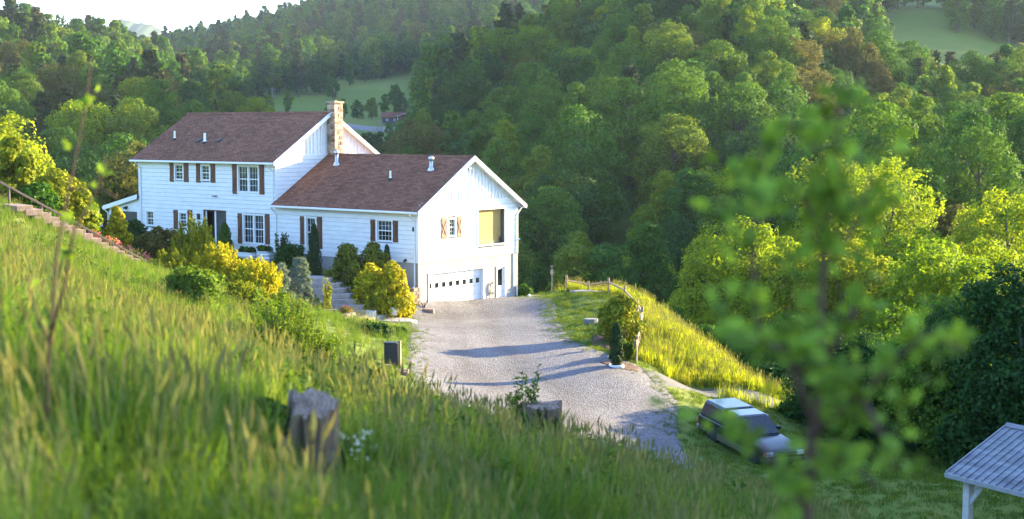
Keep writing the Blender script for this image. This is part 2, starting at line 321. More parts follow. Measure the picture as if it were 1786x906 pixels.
def near_points():
    p = []
    form = lambda x, y: 8.6 - 0.36 * x - 0.11 * y - 0.0015 * y * y
    for x, y in [(0, 0), (-4, 2), (4, 2), (0, 8), (-5, 10), (5, 10), (0, 16), (-6, 18), (6, 18), (0, 24), (-9, 26), (7, 26), (0, 32), (-12, 34), (-5, 38), (0, 40), (7, 33), (-10, 8), (-16, 20), (0, -8), (-8, -6), (8, -6)]:
        p.append((x, y, form(x, y) - {(-12, 34): 0.6, (-9, 26): 0.85, (-6, 18): 0.45, (-5, 38): 0.75, (0, 32): 0.35, (0, 40): 0.3, (0, 24): 0.2, (-16, 20): 0.4}.get((x, y), 0)))
    p += [(-23.8, 66, 6.85), (-20.6, 69, 4.5), (-17.5, 72, 2.35), (-17, 77, 2.6), (-18.5, 57, 5.5), (-24, 54, 8.0), (-30, 50, 10.5), (-32, 70, 9.5), (-29, 82, 6.0), (-22, 80, 3.2), (-13, 55, 4.0), (-8, 52, 2.3), (-11, 66, 2.2),
          (-14.5, 68, 2.5), (-5, 60, 0.4), (-8.5, 70, 0.9), (-6.3, 73.5, 0.25), (-22, 92, 2.2), (-30, 100, 1.5)]
    for X, Y, z in [(-25, -1, 2.6), (-17, -1, 2.65), (-11.7, -1, 2.45), (-7.7, -1, 1.95), (-4, -1, 1.5), (-1.2, -0.8, 1.25), (-1.2, -2.6, 0.75), (-17, -5, 2.65), (-11.5, -4.5, 2.0), (-7, -4.2, 0.8), (-3.6, -4.2, 0.35),
                    (0.8, 0, 0.0), (0.8, 4, 0.0), (0.8, 9, 0.05), (1.2, -3, -0.05), (4, -2, -0.1), (4, 4, -0.05), (0.5, 12, -0.5), (-12, 5, 0.5), (-6, 11, -0.6), (-15, 12, 0.2), (-24, 5, 1.8)]:
        q = hw(X, Y); p.append((q.x, q.y, z))
    p += [(3.5, 91, 0.0), (6.2, 86.7, 0.0), (6.9, 79, 0.0), (6.7, 73, -0.15), (5.9, 66, -0.5), (5.6, 61.5, -0.75), (0, 70, -0.2), (0, 62, -0.5), (-2, 54, -0.4), (2, 54, -1.1), (2, 47, -1.0), (6, 50, -1.9), (8, 44, -2.0), (9.5, 56, -2.55),
          (8.0, 84, -0.05), (9.8, 74, -0.9), (11.4, 67.6, -2.1), (8.6, 66.5, -2.0), (12, 62, -2.7), (12.5, 84, -4.5), (14, 74, -4.8), (17, 66, -4.2), (8, 94, -3.5), (2, 99, -4.5),
          (12, 38, -1.6), (13, 46, -1.6), (14, 54, -2.8), (22, 50, -2.4), (25, 62, -4.2), (18, 30, -1.4), (30, 40, -1.5), (12, 22, -0.2), (20, 12, 0.5),
          (16, 100, -10), (30, 92, -10), (0, 115, -12), (22, 118, -13), (-18, 118, -8), (-36, 118, -6), (40, 70, -6), (40, 118, -11), (-50, 60, 12), (-55, 100, 4), (-40, 30, 17), (60, 40, -3), (70, 90, -8), (0, 138, -17), (-40, 138, -12), (40, 138, -14)]
    return np.array(p, float)
NP_ = near_points(); NS = 20.0
NW = tps_fit(NP_[:, :2] / NS, NP_[:, 2], 2e-3)
def gpz(px, d, py): return (math.atan((px - CX) / FPX), d, (HOR - py) / FPX)
FAR = []
def farrow(px, *dp):
    for d, py in dp: FAR.append(gpz(px, d, py))
farrow(-500, (120, 420), (200, 380), (350, 230), (600, 90), (1000, 60), (1500, 75))
farrow(0, (120, 640), (150, 620), (200, 470), (300, 265), (400, 178), (500, 126), (650, 120), (1000, 122), (1500, 125))
farrow(200, (120, 640), (150, 640), (250, 355), (330, 250), (420, 200), (600, 140), (900, 132), (1500, 130))
farrow(330, (120, 640), (150, 620), (250, 380), (330, 290), (420, 245), (550, 205), (700, 172), (900, 132), (1300, 98), (1500, 108))
farrow(470, (120, 700), (200, 480), (330, 285), (430, 236), (520, 200), (620, 163), (740, 128), (900, 100), (1300, 70), (1500, 80))
farrow(600, (120, 720), (200, 520), (330, 320), (400, 266), (450, 230), (520, 203), (620, 160), (740, 122), (850, 78), (950, 50), (1500, 60))
farrow(700, (120, 740), (180, 560), (240, 440), (290, 345), (350, 310), (450, 229), (540, 190), (640, 150), (750, 110), (900, 40), (1000, 8), (1500, 20))
farrow(820, (120, 780), (160, 690), (200, 500), (250, 375), (310, 245), (360, 215), (480, 200), (650, 140), (850, 40), (1000, -20), (1500, -10))
farrow(950, (120, 790), (150, 730), (200, 475), (250, 350), (300, 235), (350, 150), (420, 165), (600, 150), (850, 20), (1500, -20))
farrow(1100, (120, 760), (150, 720), (200, 455), (250, 310), (300, 185), (350, 100), (420, 135), (700, 110), (1500, -30))
farrow(1250, (120, 700), (150, 660), (200, 450), (250, 275), (300, 155), (340, 115), (420, 120), (700, 80), (1500, -30))
farrow(1400, (120, 640), (150, 590), (200, 440), (250, 305), (300, 185), (350, 150), (450, 75), (600, 0), (1500, -30))
farrow(1520, (120, 600), (150, 540), (200, 430), (250, 340), (300, 250), (370, 185), (450, 95), (550, 30), (700, -10), (1500, -20))
farrow(1650, (120, 580), (170, 445), (220, 390), (280, 310), (370, 178), (450, 105), (550, 32), (700, 0), (1500, 0))
farrow(1786, (120, 570), (170, 440), (220, 370), (280, 300), (370, 180), (450, 128), (550, 70), (700, 40), (1500, 40))
farrow(2200, (120, 560), (200, 400), (300, 300), (450, 200), (700, 130), (1500, 100))
for th in (42, 58, 70, 85):
    for d, e in ((120, -0.13), (200, -0.06), (350, -0.02), (700, 0.0), (1500, 0.01)): FAR.append((R(th), d, e))
for th in (-35, -55, -80):
    for d, e in ((120, 0.02), (200, 0.03), (350, 0.06), (700, 0.06), (1500, 0.05)): FAR.append((R(th), d, e))
FAR = np.array(FAR); FP = np.stack([FAR[:, 0] * 4.0, np.log(FAR[:, 1]) * 1.3], 1)
FW = tps_fit(FP, FAR[:, 2], 1e-3)
def Hs(x, y):
    """terrain height at arrays x, y (camera at the origin looking along +y)"""
    x = np.atleast_1d(np.asarray(x, float)); y = np.atleast_1d(np.asarray(y, float))
    d = np.hypot(x, y); yy = np.maximum(y, 1e-6); th = np.clip(np.arctan2(x, y), -1.5, 1.5)
    px_d = np.where(y > 0, y, d)          # depth along the view
    k = np.clip((d - 100) / 40, 0, 1); k = k * k * (3 - 2 * k)
    z = np.zeros(len(x))
    nm = k < 1
    if nm.any():
        sc = np.minimum(1, 150 / np.maximum(d[nm], 1e-6)); q = np.stack([x[nm] * sc, y[nm] * sc], 1) / NS
        z[nm] = tps_eval(NP_[:, :2] / NS, NW, q) * (1 - k[nm])
    fm = k > 0
    if fm.any():
        dd = np.where(np.cos(th[fm]) > 0.35, d[fm] * np.cos(th[fm]), d[fm] * 0.6)
        dc = np.clip(dd, 100, 1400); e = tps_eval(FP, FW, np.stack([th[fm] * 4.0, np.log(dc) * 1.3], 1))
        zf = CAMZ + e * dc
        over = np.clip((dd - 1400) / 900, 0, 1); zf = zf * (1 - over)
        und = 2.2 * np.sin(x[fm] * 0.043 + 1.3) * np.sin(y[fm] * 0.037) * np.clip((d[fm] - 140) / 120, 0, 1)
        z[fm] += (zf + und) * k[fm]
    back = np.clip(-y / 40, 0, 1); z = z * (1 - back) + back * (9.0 + 0.02 * d)
    return z
def H(x, y): return float(Hs([x], [y])[0])
def hit(px, py, y0=4.0, y1=1400.0):
    """first point of the ground seen at a place of the photograph"""
    dr = pixel_dir(px, py); ys = np.exp(np.linspace(math.log(y0), math.log(y1), 900)); t = ys / dr[1]
    xs = dr[0] * t; zs = CAMZ + dr[2] * t; g = Hs(xs, ys); i = int(np.argmax(zs <= g))
    return Vector((xs[i], ys[i], g[i]))
def ground_mesh():
    fine = np.linspace(R(-24), R(24), 300); rest = np.linspace(R(24), R(336), 110)[1:-1]
    an = np.concatenate([fine, rest]); na = len(an)
    rr = np.concatenate([[0.0], np.exp(np.linspace(math.log(1.0), math.log(50), 110)), np.linspace(50, 100, 150)[1:], np.linspace(100, 110, 8)[1:], np.exp(np.linspace(math.log(110), math.log(3300), 150))[1:]]); nr = len(rr)
    A, RR = np.meshgrid(an, rr); x = (np.sin(A) * RR).ravel(); y = (np.cos(A) * RR).ravel()
    z = Hs(x, y)
    i = np.arange(nr - 1)[:, None] * na; j = np.arange(na)[None]; j2 = (j + 1) % na
    F = np.stack([(i + j), (i + j2), (i + na + j2), (i + na + j)], 2).reshape(-1, 4)
    me = np_mesh('ground', np.stack([x, y, z], 1), F[:, ::-1], M['ground'], True)
    return link_mesh('ground', me)
tag(ground_mesh(), kind='structure')
def sheet(name, Lp, Rp, mat, lift, nt=90, ns=26, jit=0.15, seed=1):
    """a strip of ground between two polylines of (x, y)"""
    rng = np.random.default_rng(seed)
    def resample(P):
        P = np.array(P, float); s = np.concatenate([[0], np.cumsum(np.linalg.norm(np.diff(P, axis=0), axis=1))]); q = np.linspace(0, s[-1], nt)
        o = np.stack([np.interp(q, s, P[:, 0]), np.interp(q, s, P[:, 1])], 1)
        for _ in range(3): o[1:-1] = (o[:-2] + 2 * o[1:-1] + o[2:]) / 4
        return o
    A, B = resample(Lp), resample(Rp); sgrid = np.linspace(0, 1, ns)
    P = A[:, None] * (1 - sgrid[None, :, None]) + B[:, None] * sgrid[None, :, None]
    P[:, 0] += rng.normal(0, jit, (nt, 2)); P[:, -1] += rng.normal(0, jit, (nt, 2))
    x = P[..., 0].ravel(); y = P[..., 1].ravel(); z = Hs(x, y) + lift
    z = z.reshape(nt, ns); z[:, 0] -= lift * 1.6; z[:, -1] -= lift * 1.6; z = z.ravel()
    i = np.arange(nt - 1)[:, None] * ns; j = np.arange(ns - 1)[None]
    F = np.stack([i + j, i + j + 1, i + ns + j + 1, i + ns + j], 2).reshape(-1, 4)
    me = np_mesh(name, np.stack([x, y, z], 1), F, mat, True); at_ = me.attributes.new('across', 'FLOAT', 'POINT'); at_.data.foreach_set('value', np.tile(sgrid, nt).astype(np.float32))
    return link_mesh(name, me)
DRIVE_L = [(-5.75, 79.75), (-5.9, 77.2), (-6.0, 74.6), (-5.2, 70), (-4.9, 65.5), (-4.6, 61), (-4.0, 57), (-2.6, 52.5), (-0.5, 49), (3.0, 45.5), (6.5, 41)]
DRIVE_R = [(0.3, 87.5), (1.7, 86.0), (2.6, 82), (2.5, 76), (2.9, 71), (4.2, 66.8), (6.6, 64.2), (7.2, 60), (6.6, 56), (6.8, 51), (8.6, 45.0)]
tag(sheet('driveway', DRIVE_L, DRIVE_R, M['gravel'], 0.035, nt=140, ns=50, jit=0.09), kind='structure')
tag(sheet('road', [(5.9, 64.9), (8.0, 66.3), (10.4, 67.3), (13, 67.6), (18, 66.5)], [(6.4, 61.5), (8.2, 64.1), (10.5, 65.3), (13, 65.3), (18, 64)], M['asphalt'], 0.05, nt=50, ns=10, jit=0.05, seed=4), kind='structure')
def far_mountain():
    n = 60; V = []; F = []
    for k in range(2):
        pxs = np.linspace(120, 420, n)
        for j in range(7):
            v = j / 6
            for i, px in enumerate(pxs):
                y = 2750 + 120 * k
                if k == 0: top = 62 - 28 * math.exp(-((px - 212) / 34) ** 2) - 16 * math.exp(-((px - 262) / 26) ** 2) + 1.2 * math.sin(px * 0.35)
                else: top = 70 - 10 * math.exp(-((px - 330) / 60) ** 2) + 1.0 * math.sin(px * 0.3)
                p = at(px, top, y); zt = p.z
                V.append((p.x, y - (1 - v) * 700, zt * v - 20 * (1 - v) + 8 * math.sin(px * 0.21 + j) * (1 - v)))
        o = k * 7 * n
        for j in range(6):
            for i in range(n - 1): F.append((o + j * n + i, o + j * n + i + 1, o + (j + 1) * n + i + 1, o + (j + 1) * n + i))
    return tag(link_mesh('mountain', np_mesh('mountain', V, F, M['mount'], True)), kind='structure')
far_mountain()
# ---------------------------------------------------------------- the farmhouse
HOUSE = empty('farmhouse', HC, HROT)
tag(HOUSE, 'white lap-sided farmhouse with brown shingle roofs, stone chimney and garage under its lower wing', 'house')
WL, ML, WD = -11.7, -25.0, 9.14           # wing end, main end, depth
ZF, ZE, ZR, ZE2, ZR2 = 2.74, 5.95, 8.74, 8.55, 11.40
FT = lambda a, o, z: (a, -o, z)           # front wall frame: along, out, up
GT = lambda a, o, z: (o, a, z)            # garage gable
MT = lambda a, o, z: (WL + o, a, z)       # gable of the tall block above the wing roof
def wall_px(px, py, plane):
    """place of a pixel on a wall: returns (along, z)"""
    d = pixel_dir(px, py)
    n = HV if plane == 'front' else HU; off = 0 if plane != 'main' else WL
    c = HC.x * n.x + HC.y * n.y + off
    t = c / (d[0] * n.x + d[1] * n.y); p = (d[0] * t, d[1] * t)
    q = HU if plane == 'front' else HV
    return (p[0] - HC.x) * q.x + (p[1] - HC.y) * q.y, CAMZ + d[2] * t
def wrect(x0, y0, x1, y1, plane='front', tilt=0):
    cx_, cy_ = (x0 + x1) / 2, (y0 + y1) / 2
    a0 = wall_px(x0, cy_, plane)[0]; a1 = wall_px(x1, cy_, plane)[0]
    return a0, a1, wall_px(cx_, y1, plane)[1], wall_px(cx_, y0, plane)[1]
def z1(px0, py0, s, ox, oy): return ox + px0 / s, oy + py0 / s
def zr(x0, y0, x1, y1, s, ox, oy, plane='front'): return wrect(ox + x0 / s, oy + y0 / s, ox + x1 / s, oy + y1 / s, plane)
A = (2.832, 180, 160); B = (2.664, 460, 240)
WINS = [  # (rect, shutters (left, right), kind)
    (zr(358, 362, 396, 434, *A), (zr(332, 350, 352, 446, *A), zr(402, 350, 425, 448, *A)), 'single'),
    (zr(489, 366, 527, 437, *A), (zr(462, 351, 485, 450, *A), zr(534, 352, 557, 451, *A)), 'single'),
    (zr(670, 370, 768, 496, *A), (zr(641, 357, 664, 506, *A), zr(775, 358, 799, 509, *A)), 'double'),
    (zr(218, 592, 252, 660, *A), None, 'single'),
    (zr(380, 600, 414, 668, *A), (zr(351, 584, 373, 680, *A), zr(421, 585, 444, 682, *A)), 'single'),
    (zr(697, 610, 795, 749, *A), (zr(668, 601, 690, 751, *A), zr(803, 604, 826, 756, *A)), 'double'),
    (zr(201, 374, 243, 508, *B), (zr(172, 366, 191, 498, *B), zr(251, 369, 275, 518, *B)), 'tall'),
    (zr(530, 386, 598, 481, *B), (zr(499, 382, 521, 482, *B), zr(603, 387, 627, 488, *B)), 'grid')]
DOOR = zr(503, 590, 608, 766, *A); DOOR = (DOOR[0], DOOR[1], 2.72, DOOR[3])
GWIN = zr(853, 379, 887, 457, *B, 'gable'); GSH = (zr(822, 372, 845, 472, *B, 'gable'), zr(895, 366, 916, 465, *B, 'gable'))
GOPEN = zr(992, 333, 1117, 495, *B, 'gable')
GAR = zr(768, 621, 1022, 786, *B, 'gable'); GAR = (GAR[0], GAR[1], 0.0, GAR[3])
SDOOR = zr(1083, 600, 1124, 758, *B, 'gable'); SDOOR = (SDOOR[0], SDOOR[1], 0.06, SDOOR[3])
OPEN_F = [w_[0] for w_ in WINS] + [DOOR]
OPEN_G = [GWIN, GOPEN]
def wall_cells(mb, a0, a1, z0, z1_, ops, o0, o1):
    ops = [(max(a0, p[0]), min(a1, p[1]), max(z0, p[2]), min(z1_, p[3])) for p in ops]
    ops = [p for p in ops if p[0] < p[1] and p[2] < p[3]]
    xs = sorted({a0, a1, *[p[0] for p in ops], *[p[1] for p in ops]}); zs = sorted({z0, z1_, *[p[2] for p in ops], *[p[3] for p in ops]})
    for i in range(len(xs) - 1):
        for k in range(len(zs) - 1):
            mx_, mz_ = (xs[i] + xs[i + 1]) / 2, (zs[k] + zs[k + 1]) / 2
            if any(p[0] < mx_ < p[1] and p[2] < mz_ < p[3] for p in ops): continue
            mb.box(xs[i], xs[i + 1], o0, o1, zs[k], zs[k + 1])
def house_walls():
    mb = MB(FT); wall_cells(mb, ML, WL, ZF, ZE2, OPEN_F, -0.2, 0.0); wall_cells(mb, WL, -0.002, ZF, ZE, OPEN_F, -0.2, 0.0)
    mb.build('front_wall', M['seam_shade'], HOUSE)
    mb = MB(GT); wall_cells(mb, 0.0, WD, ZF, ZE, OPEN_G, -0.25, 0.0)
    mb.prism([(0, ZE), (WD, ZE), (WD / 2, ZR - 0.15)], -0.25, 0.0, 1)
    mb.build('garage_gable_wall', M['seam_shade'], HOUSE)
    mb = MB(MT); mb.box(0.2, WD, -0.2, 0.0, ZF, ZE2); mb.prism([(0, ZE2), (WD, ZE2), (WD / 2, ZR2 - 0.15)], -0.2, 0.0, 1); mb.build('tall_gable_wall', M['seam_shade'], HOUSE)
    mb = MB(); mb.box(ML, WL, WD - 0.2, WD, 0.0, ZE2); mb.box(WL, -0.25, WD - 0.2, WD, 0.0, ZE); mb.box(ML, ML + 0.2, 0.2, WD - 0.2, 0.5, ZE2)
    mb.prism([(0, ZE2), (WD, ZE2), (WD / 2, ZR2 - 0.15)], ML, ML + 0.2, 0); mb.build('back_wall', M['siding'], HOUSE)
    mb = MB(); mb.box(ML + 0.2, -0.25, 0.2, WD - 0.2, ZF - 0.3, ZF - 0.02); mb.box(ML + 0.2, WL - 0.2, 0.2, WD - 0.2, ZE - 0.4, ZE - 0.1)
    mb.box(WL - 6, WL - 5.8, 0.2, WD - 0.2, ZF, ZE - 0.4); mb.box(ML + 0.2, -0.3, 4.5, 4.6, ZF, ZE - 0.2); mb.build('inner_floor', M['room'], HOUSE)
    # foundation
    mb = MB(GT); wall_cells(mb, 0.02, WD - 0.02, -0.6, ZF, [GAR, SDOOR], -0.45, -0.02); mb.build('foundation_end', M['concrete'], HOUSE)
    mb = MB(FT); mb.box(ML + 0.02, -0.452, -0.3, -0.02, 0.0, ZF - 0.003); mb.build('foundation_front', M['concrete'], HOUSE)
    mb = MB(); mb.box(-6.3, -0.46, 0.4, 0.5, -0.3, ZF - 0.35); mb.box(-6.4, -6.3, 0.4, WD, -0.3, ZF - 0.35); mb.box(-6.4, -0.46, 0.4, WD - .3, -0.3, -0.02); mb.build('garage_room', M['room'], HOUSE)
house_walls()
def lap_boards(T, a_of_z, z0, z1_, ops, rev=0.262):
    """one object for each visible board, cut at the openings"""
    n = int(round((z1_ - z0) / rev)); rev = (z1_ - z0) / n
    for k in range(n):
        b0 = z0 + k * rev; b1 = b0 + rev - 0.015 if k < n - 1 else b0 + rev
        al, ar = a_of_z(b0, b0 + rev)
        if ar - al < 0.15: continue
        cuts = sorted((p[0] - 0.02, p[1] + 0.02) for p in ops if p[2] < b0 + rev * 0.75 and p[3] > b0 + rev * 0.25)
        segs = []; c = al
        for x0, x1 in cuts:
            if x1 <= al or x0 >= ar: continue
            if x0 > c: segs.append((c, x0))
            c = max(c, x1)
        if c < ar: segs.append((c, ar))
        for s0, s1 in segs:
            if s1 - s0 < 0.03: continue
            mb = MB(T); e = 0.0015 * ((k * 7) % 3)
            mb.hexa([(s0, 0.001, b0), (s1, 0.001, b0), (s1, 0.046 + e, b0), (s0, 0.046 + e, b0), (s0, 0.001, b1), (s1, 0.001, b1), (s1, 0.04, b1), (s0, 0.04, b1)])
            mb.build('siding_board', M['siding'], HOUSE)
lap_boards(FT, lambda a, b: (ML + 0.1, WL - 0.0), ZF, ZE2 - 0.05, OPEN_F)
lap_boards(FT, lambda a, b: (WL + 0.001, -0.1), ZF, ZE - 0.05, OPEN_F)
lap_boards(GT, lambda a, b: (0.1, WD - 0.1), ZF, ZE + 0.1, OPEN_G)
def main_gable_span(b0, b1):
    zr_ = (b0 + b1) / 2; y0 = 0.12
    if b1 < ZE: return (0, 0)
    # wing roof hides the part below its slope
    return (y0, min(WD - 0.1, (b1 - 5.6) / 0.577))
lap_boards(MT, main_gable_span, ZE - 0.6, ZE2 + 0.1, [], 0.262)
def battens(T, zbase, ze, zr_, y0, y1, sp, skip=None):
    half = WD / 2; slope = (zr_ - ze) / half
    mb = MB(T); mb.prism([(y0, zbase), (y1, zbase), (WD / 2, zbase + (WD / 2 - y0) * slope)], 0.002, 0.014, 1)
    mb.build('gable_panel', M['siding'], HOUSE)
    mb = MB(T); mb.box(y0 + 0.05, y1 - 0.05, 0.015, 0.062, zbase - 0.03, zbase + 0.07); mb.build('drip_board', M['trim'], HOUSE)
    y = y0 + sp
    while y < y1 - 0.1:
        top = zbase + (half - abs(y - half) - y0) * slope - 0.05
        if top > zbase + 0.15 and not (skip and skip[0] < y < skip[1]):
            mb = MB(T); mb.box(y - 0.03, y + 0.03, 0.014, 0.085, zbase + 0.07, top); mb.build('batten', M['trim'], HOUSE)
        y += sp
battens(GT, ZE + 0.13, ZE, ZR, 0.25, WD - 0.25, 0.305)
battens(MT, ZE2 + 0.13, ZE2, ZR2, 0.25, WD - 0.25, 0.305, (4.35, 5.35))
def corner_boards():
    for a0, a1, z0, z1_ in ((-0.1, 0.0, ZF, ZE - 0.06), (ML, ML + 0.1, ZF, ZE2 - 0.06)):
        mb = MB(FT); mb.box(a0, a1, 0.001, 0.054, z0, z1_); mb.build('corner_board', M['trim'], HOUSE)
    for a0, a1 in ((0.0, 0.1), (WD - 0.1, WD)):
        mb = MB(GT); mb.box(a0 - (0.042 if a0 == 0 else 0), a1, 0.001, 0.056, ZF, ZE - 0.02); mb.build('corner_board', M['trim'], HOUSE)
    mb = MB(MT); mb.box(0.0, 0.11, 0.001, 0.056, ZE - 0.2, ZE2 - 0.02); mb.build('corner_board', M['trim'], HOUSE)
corner_boards()
def roof(x0, x1, ze, zr_, ov=0.42):
    half = WD / 2; sl = (zr_ - ze) / (half + 0.0); th = 0.16
    zo = ze - ov * sl
    mb = MB()
    prof = [(-ov, zo), (half, zr_), (WD + ov, zo), (WD + ov, zo - th * 0.6), (half, zr_ - th), (-ov, zo - th * 0.6)]
    mb.prism(prof, x0, x1, 0)
    r = mb.build('roof', M['roof'], HOUSE)
    mb = MB(); mb.hexa([(x0 - .01, half - 0.2, zr_ - 0.2 * sl + 0.012), (x1 + .01, half - 0.2, zr_ - 0.2 * sl + 0.012), (x1 + .01, half, zr_ + 0.002), (x0 - .01, half, zr_ + 0.002),
                        (x0 - .01, half - 0.2, zr_ - 0.2 * sl + 0.035), (x1 + .01, half - 0.2, zr_ - 0.2 * sl + 0.035), (x1 + .01, half, zr_ + 0.04), (x0 - .01, half, zr_ + 0.04)])
    mb.hexa([(x0 - .01, half, zr_ + 0.002), (x1 + .01, half, zr_ + 0.002), (x1 + .01, half + 0.2, zr_ - 0.2 * sl + 0.012), (x0 - .01, half + 0.2, zr_ - 0.2 * sl + 0.012),
             (x0 - .01, half, zr_ + 0.04), (x1 + .01, half, zr_ + 0.04), (x1 + .01, half + 0.2, zr_ - 0.2 * sl + 0.035), (x0 - .01, half + 0.2, zr_ - 0.2 * sl + 0.035)])
    mb.build('ridge_cap', M['roof'], r)
    # rake boards and soffit on the seen gable end
    for yy, s in ((-ov, 1), (WD + ov, -1)):
        mb = MB(); xo = x1 + 0.005
        P = lambda y, dz: (y, zr_ - abs(half - y) * sl + dz)
        ya, yb = yy, half
        q = [P(ya, -0.012), P(yb, -0.012), P(yb, -0.26), P(ya, -0.24)]
        mb.prism(q, xo, xo + 0.03, 0); mb.build('rake_board', M['trim'], r)
        q = [P(ya, -0.165), P(yb, -0.165), P(yb, -0.20), P(ya, -0.20)]
        mb = MB(); mb.prism(q, x1 - 0.40, xo, 0); mb.build('soffit', M['trim'], r)
        q = [P(ya, 0.0), P(yb, 0.0), P(yb, -0.012), P(ya, -0.012)]
        q = [P(ya, 0.012), P(yb, 0.012), P(yb, -0.01), P(ya, -0.01)]
        mb = MB(); mb.prism(q, x1 - 0.02, xo + 0.05, 0); mb.build('drip_edge', M['trim'], r)
    # eave gutters
    for s in (0, 1):
        ye = -ov if s == 0 else WD + ov; d = -1 if s == 0 else 1
        mb = MB(); y_a, y_b = sorted((ye + d * 0.002, ye + d * 0.115))
        mb.box(x0 + 0.02, x1 - 0.02, y_a, y_b, zo - 0.145, zo - 0.025); g = mb.build('gutter', M['trim'], r, bevel=0.02)
        mb = MB(); ya_, yb_ = sorted((ye + 0.0, -0.0 if s == 0 else WD)); mb.box(x0 + 0.02, x1 - 0.05, ya_, yb_, zo - 0.16, zo - 0.135); mb.build('eave_soffit', M['trim'], r)
    return r, sl, zo
ROOFW, SLW, ZOW = roof(WL + 0.004, 0.38, ZE, ZR)
ROOFM, SLM, ZOM = roof(ML - 0.38, WL + 0.34, ZE2, ZR2)
def roof_pt(px, py, ze, zr_):
    """a place on the front slope of a roof, from its place in the photograph, in house coordinates"""
    sl = (zr_ - ze) / (WD / 2); d = pixel_dir(px, py)
    # z = ze + sl*Y ; Y = (p-HC).HV
    a = d[2] - sl * (d[0] * HV.x + d[1] * HV.y); b = ze + sl * (-(HC.x * HV.x + HC.y * HV.y)) - CAMZ
    t = b / a; x, y = d[0] * t - HC.x, d[1] * t - HC.y
    return (x * HU.x + y * HU.y, x * HV.x + y * HV.y, CAMZ + d[2] * t)
def roof_bits():
    def pipe(px, py, r, h, ze, zr_, parent, mat, cap=False, name='vent_pipe'):
        X, Y, Z = roof_pt(px, py, ze, zr_)
        mb = MB(); mb.lathe([(r * 2.1, -0.12), (r * 2.0, 0.03), (r * 1.15, 0.16), (r, 0.18), (r, h)], 12, (X, Y, Z))
        if cap: mb.lathe([(r * 1.5, h - 0.12), (r * 1.5, h + 0.05), (r * 0.4, h + 0.12)], 12, (X, Y, Z))
        mb.build(name, mat, parent, True)
        if not cap:
            mb = MB(); mb.lathe([(r * 2.4, -0.1), (r * 2.3, 0.04), (r * 1.25, 0.1)], 12, (X, Y, Z)); mb.build('pipe_boot', M['black'], parent, True)
    pipe(305, 243, 0.06, 0.55, ZE2, ZR2, ROOFM, M['trim']); pipe(357.5, 249, 0.08, 0.62, ZE2, ZR2, ROOFM, M['trim'])
    pipe(681, 313, 0.06, 0.5, ZE, ZR, ROOFW, M['trim'])
    pipe(587, 288, 0.115, 0.8, ZE, ZR, ROOFW, M['steel'], True, 'flue_pipe'); pipe(752, 297, 0.11, 0.7, ZE, ZR, ROOFW, M['steel'], True, 'flue_pipe')
    for px, py in ((347, 246), (382, 246)):
        X, Y, Z = roof_pt(px, py, ZE2, ZR2); s = SLM
        mb = MB(); mb.hexa([(X - .17, Y - .2, Z - .2 * s), (X + .17, Y - .2, Z - .2 * s), (X + .2, Y + .25, Z + .25 * s), (X - .2, Y + .25, Z + .25 * s),
                            (X - .15, Y - .2, Z - .2 * s + .12), (X + .15, Y - .2, Z - .2 * s + .12), (X + .17, Y + .2, Z + .2 * s + .04), (X - .17, Y + .2, Z + .2 * s + .04)])
        mb.build('roof_vent', M['black'], ROOFM, bevel=0.02)
roof_bits()
def downspouts():
    mb = MB()
    def spout(x, y, z_top, z_bot, out):
        mb = MB(); mb.tube([(x, y - out, z_top), (x, y - out, z_top - 0.12), (x, y - 0.09, z_top - 0.45), (x, y - 0.09, z_bot + 0.15), (x, y - 0.22, z_bot)], 0.045, 8)
        mb.build('downspout', M['trim'], HOUSE)
    spout(ML + 0.25, 0, ZOM - 0.1, 2.7, 0.46); spout(WL - 0.12, 0, ZOM - 0.1, ZOW + 0.02, 0.46); spout(-0.2, 0, ZOW - 0.1, 1.3, 0.46); spout(WL + 0.12, 0, ZOW - 0.1, 2.5, 0.46)
    mb = MB(); mb.tube([(0.07, WD + 0.42, ZOW - 0.1), (0.07, WD + 0.05, ZOW - 0.45), (0.09, WD - 0.15, ZOW - 0.6), (0.09, WD - 0.15, 0.1)], 0.04, 8); mb.build('downspout', M['trim'], HOUSE)
downspouts()
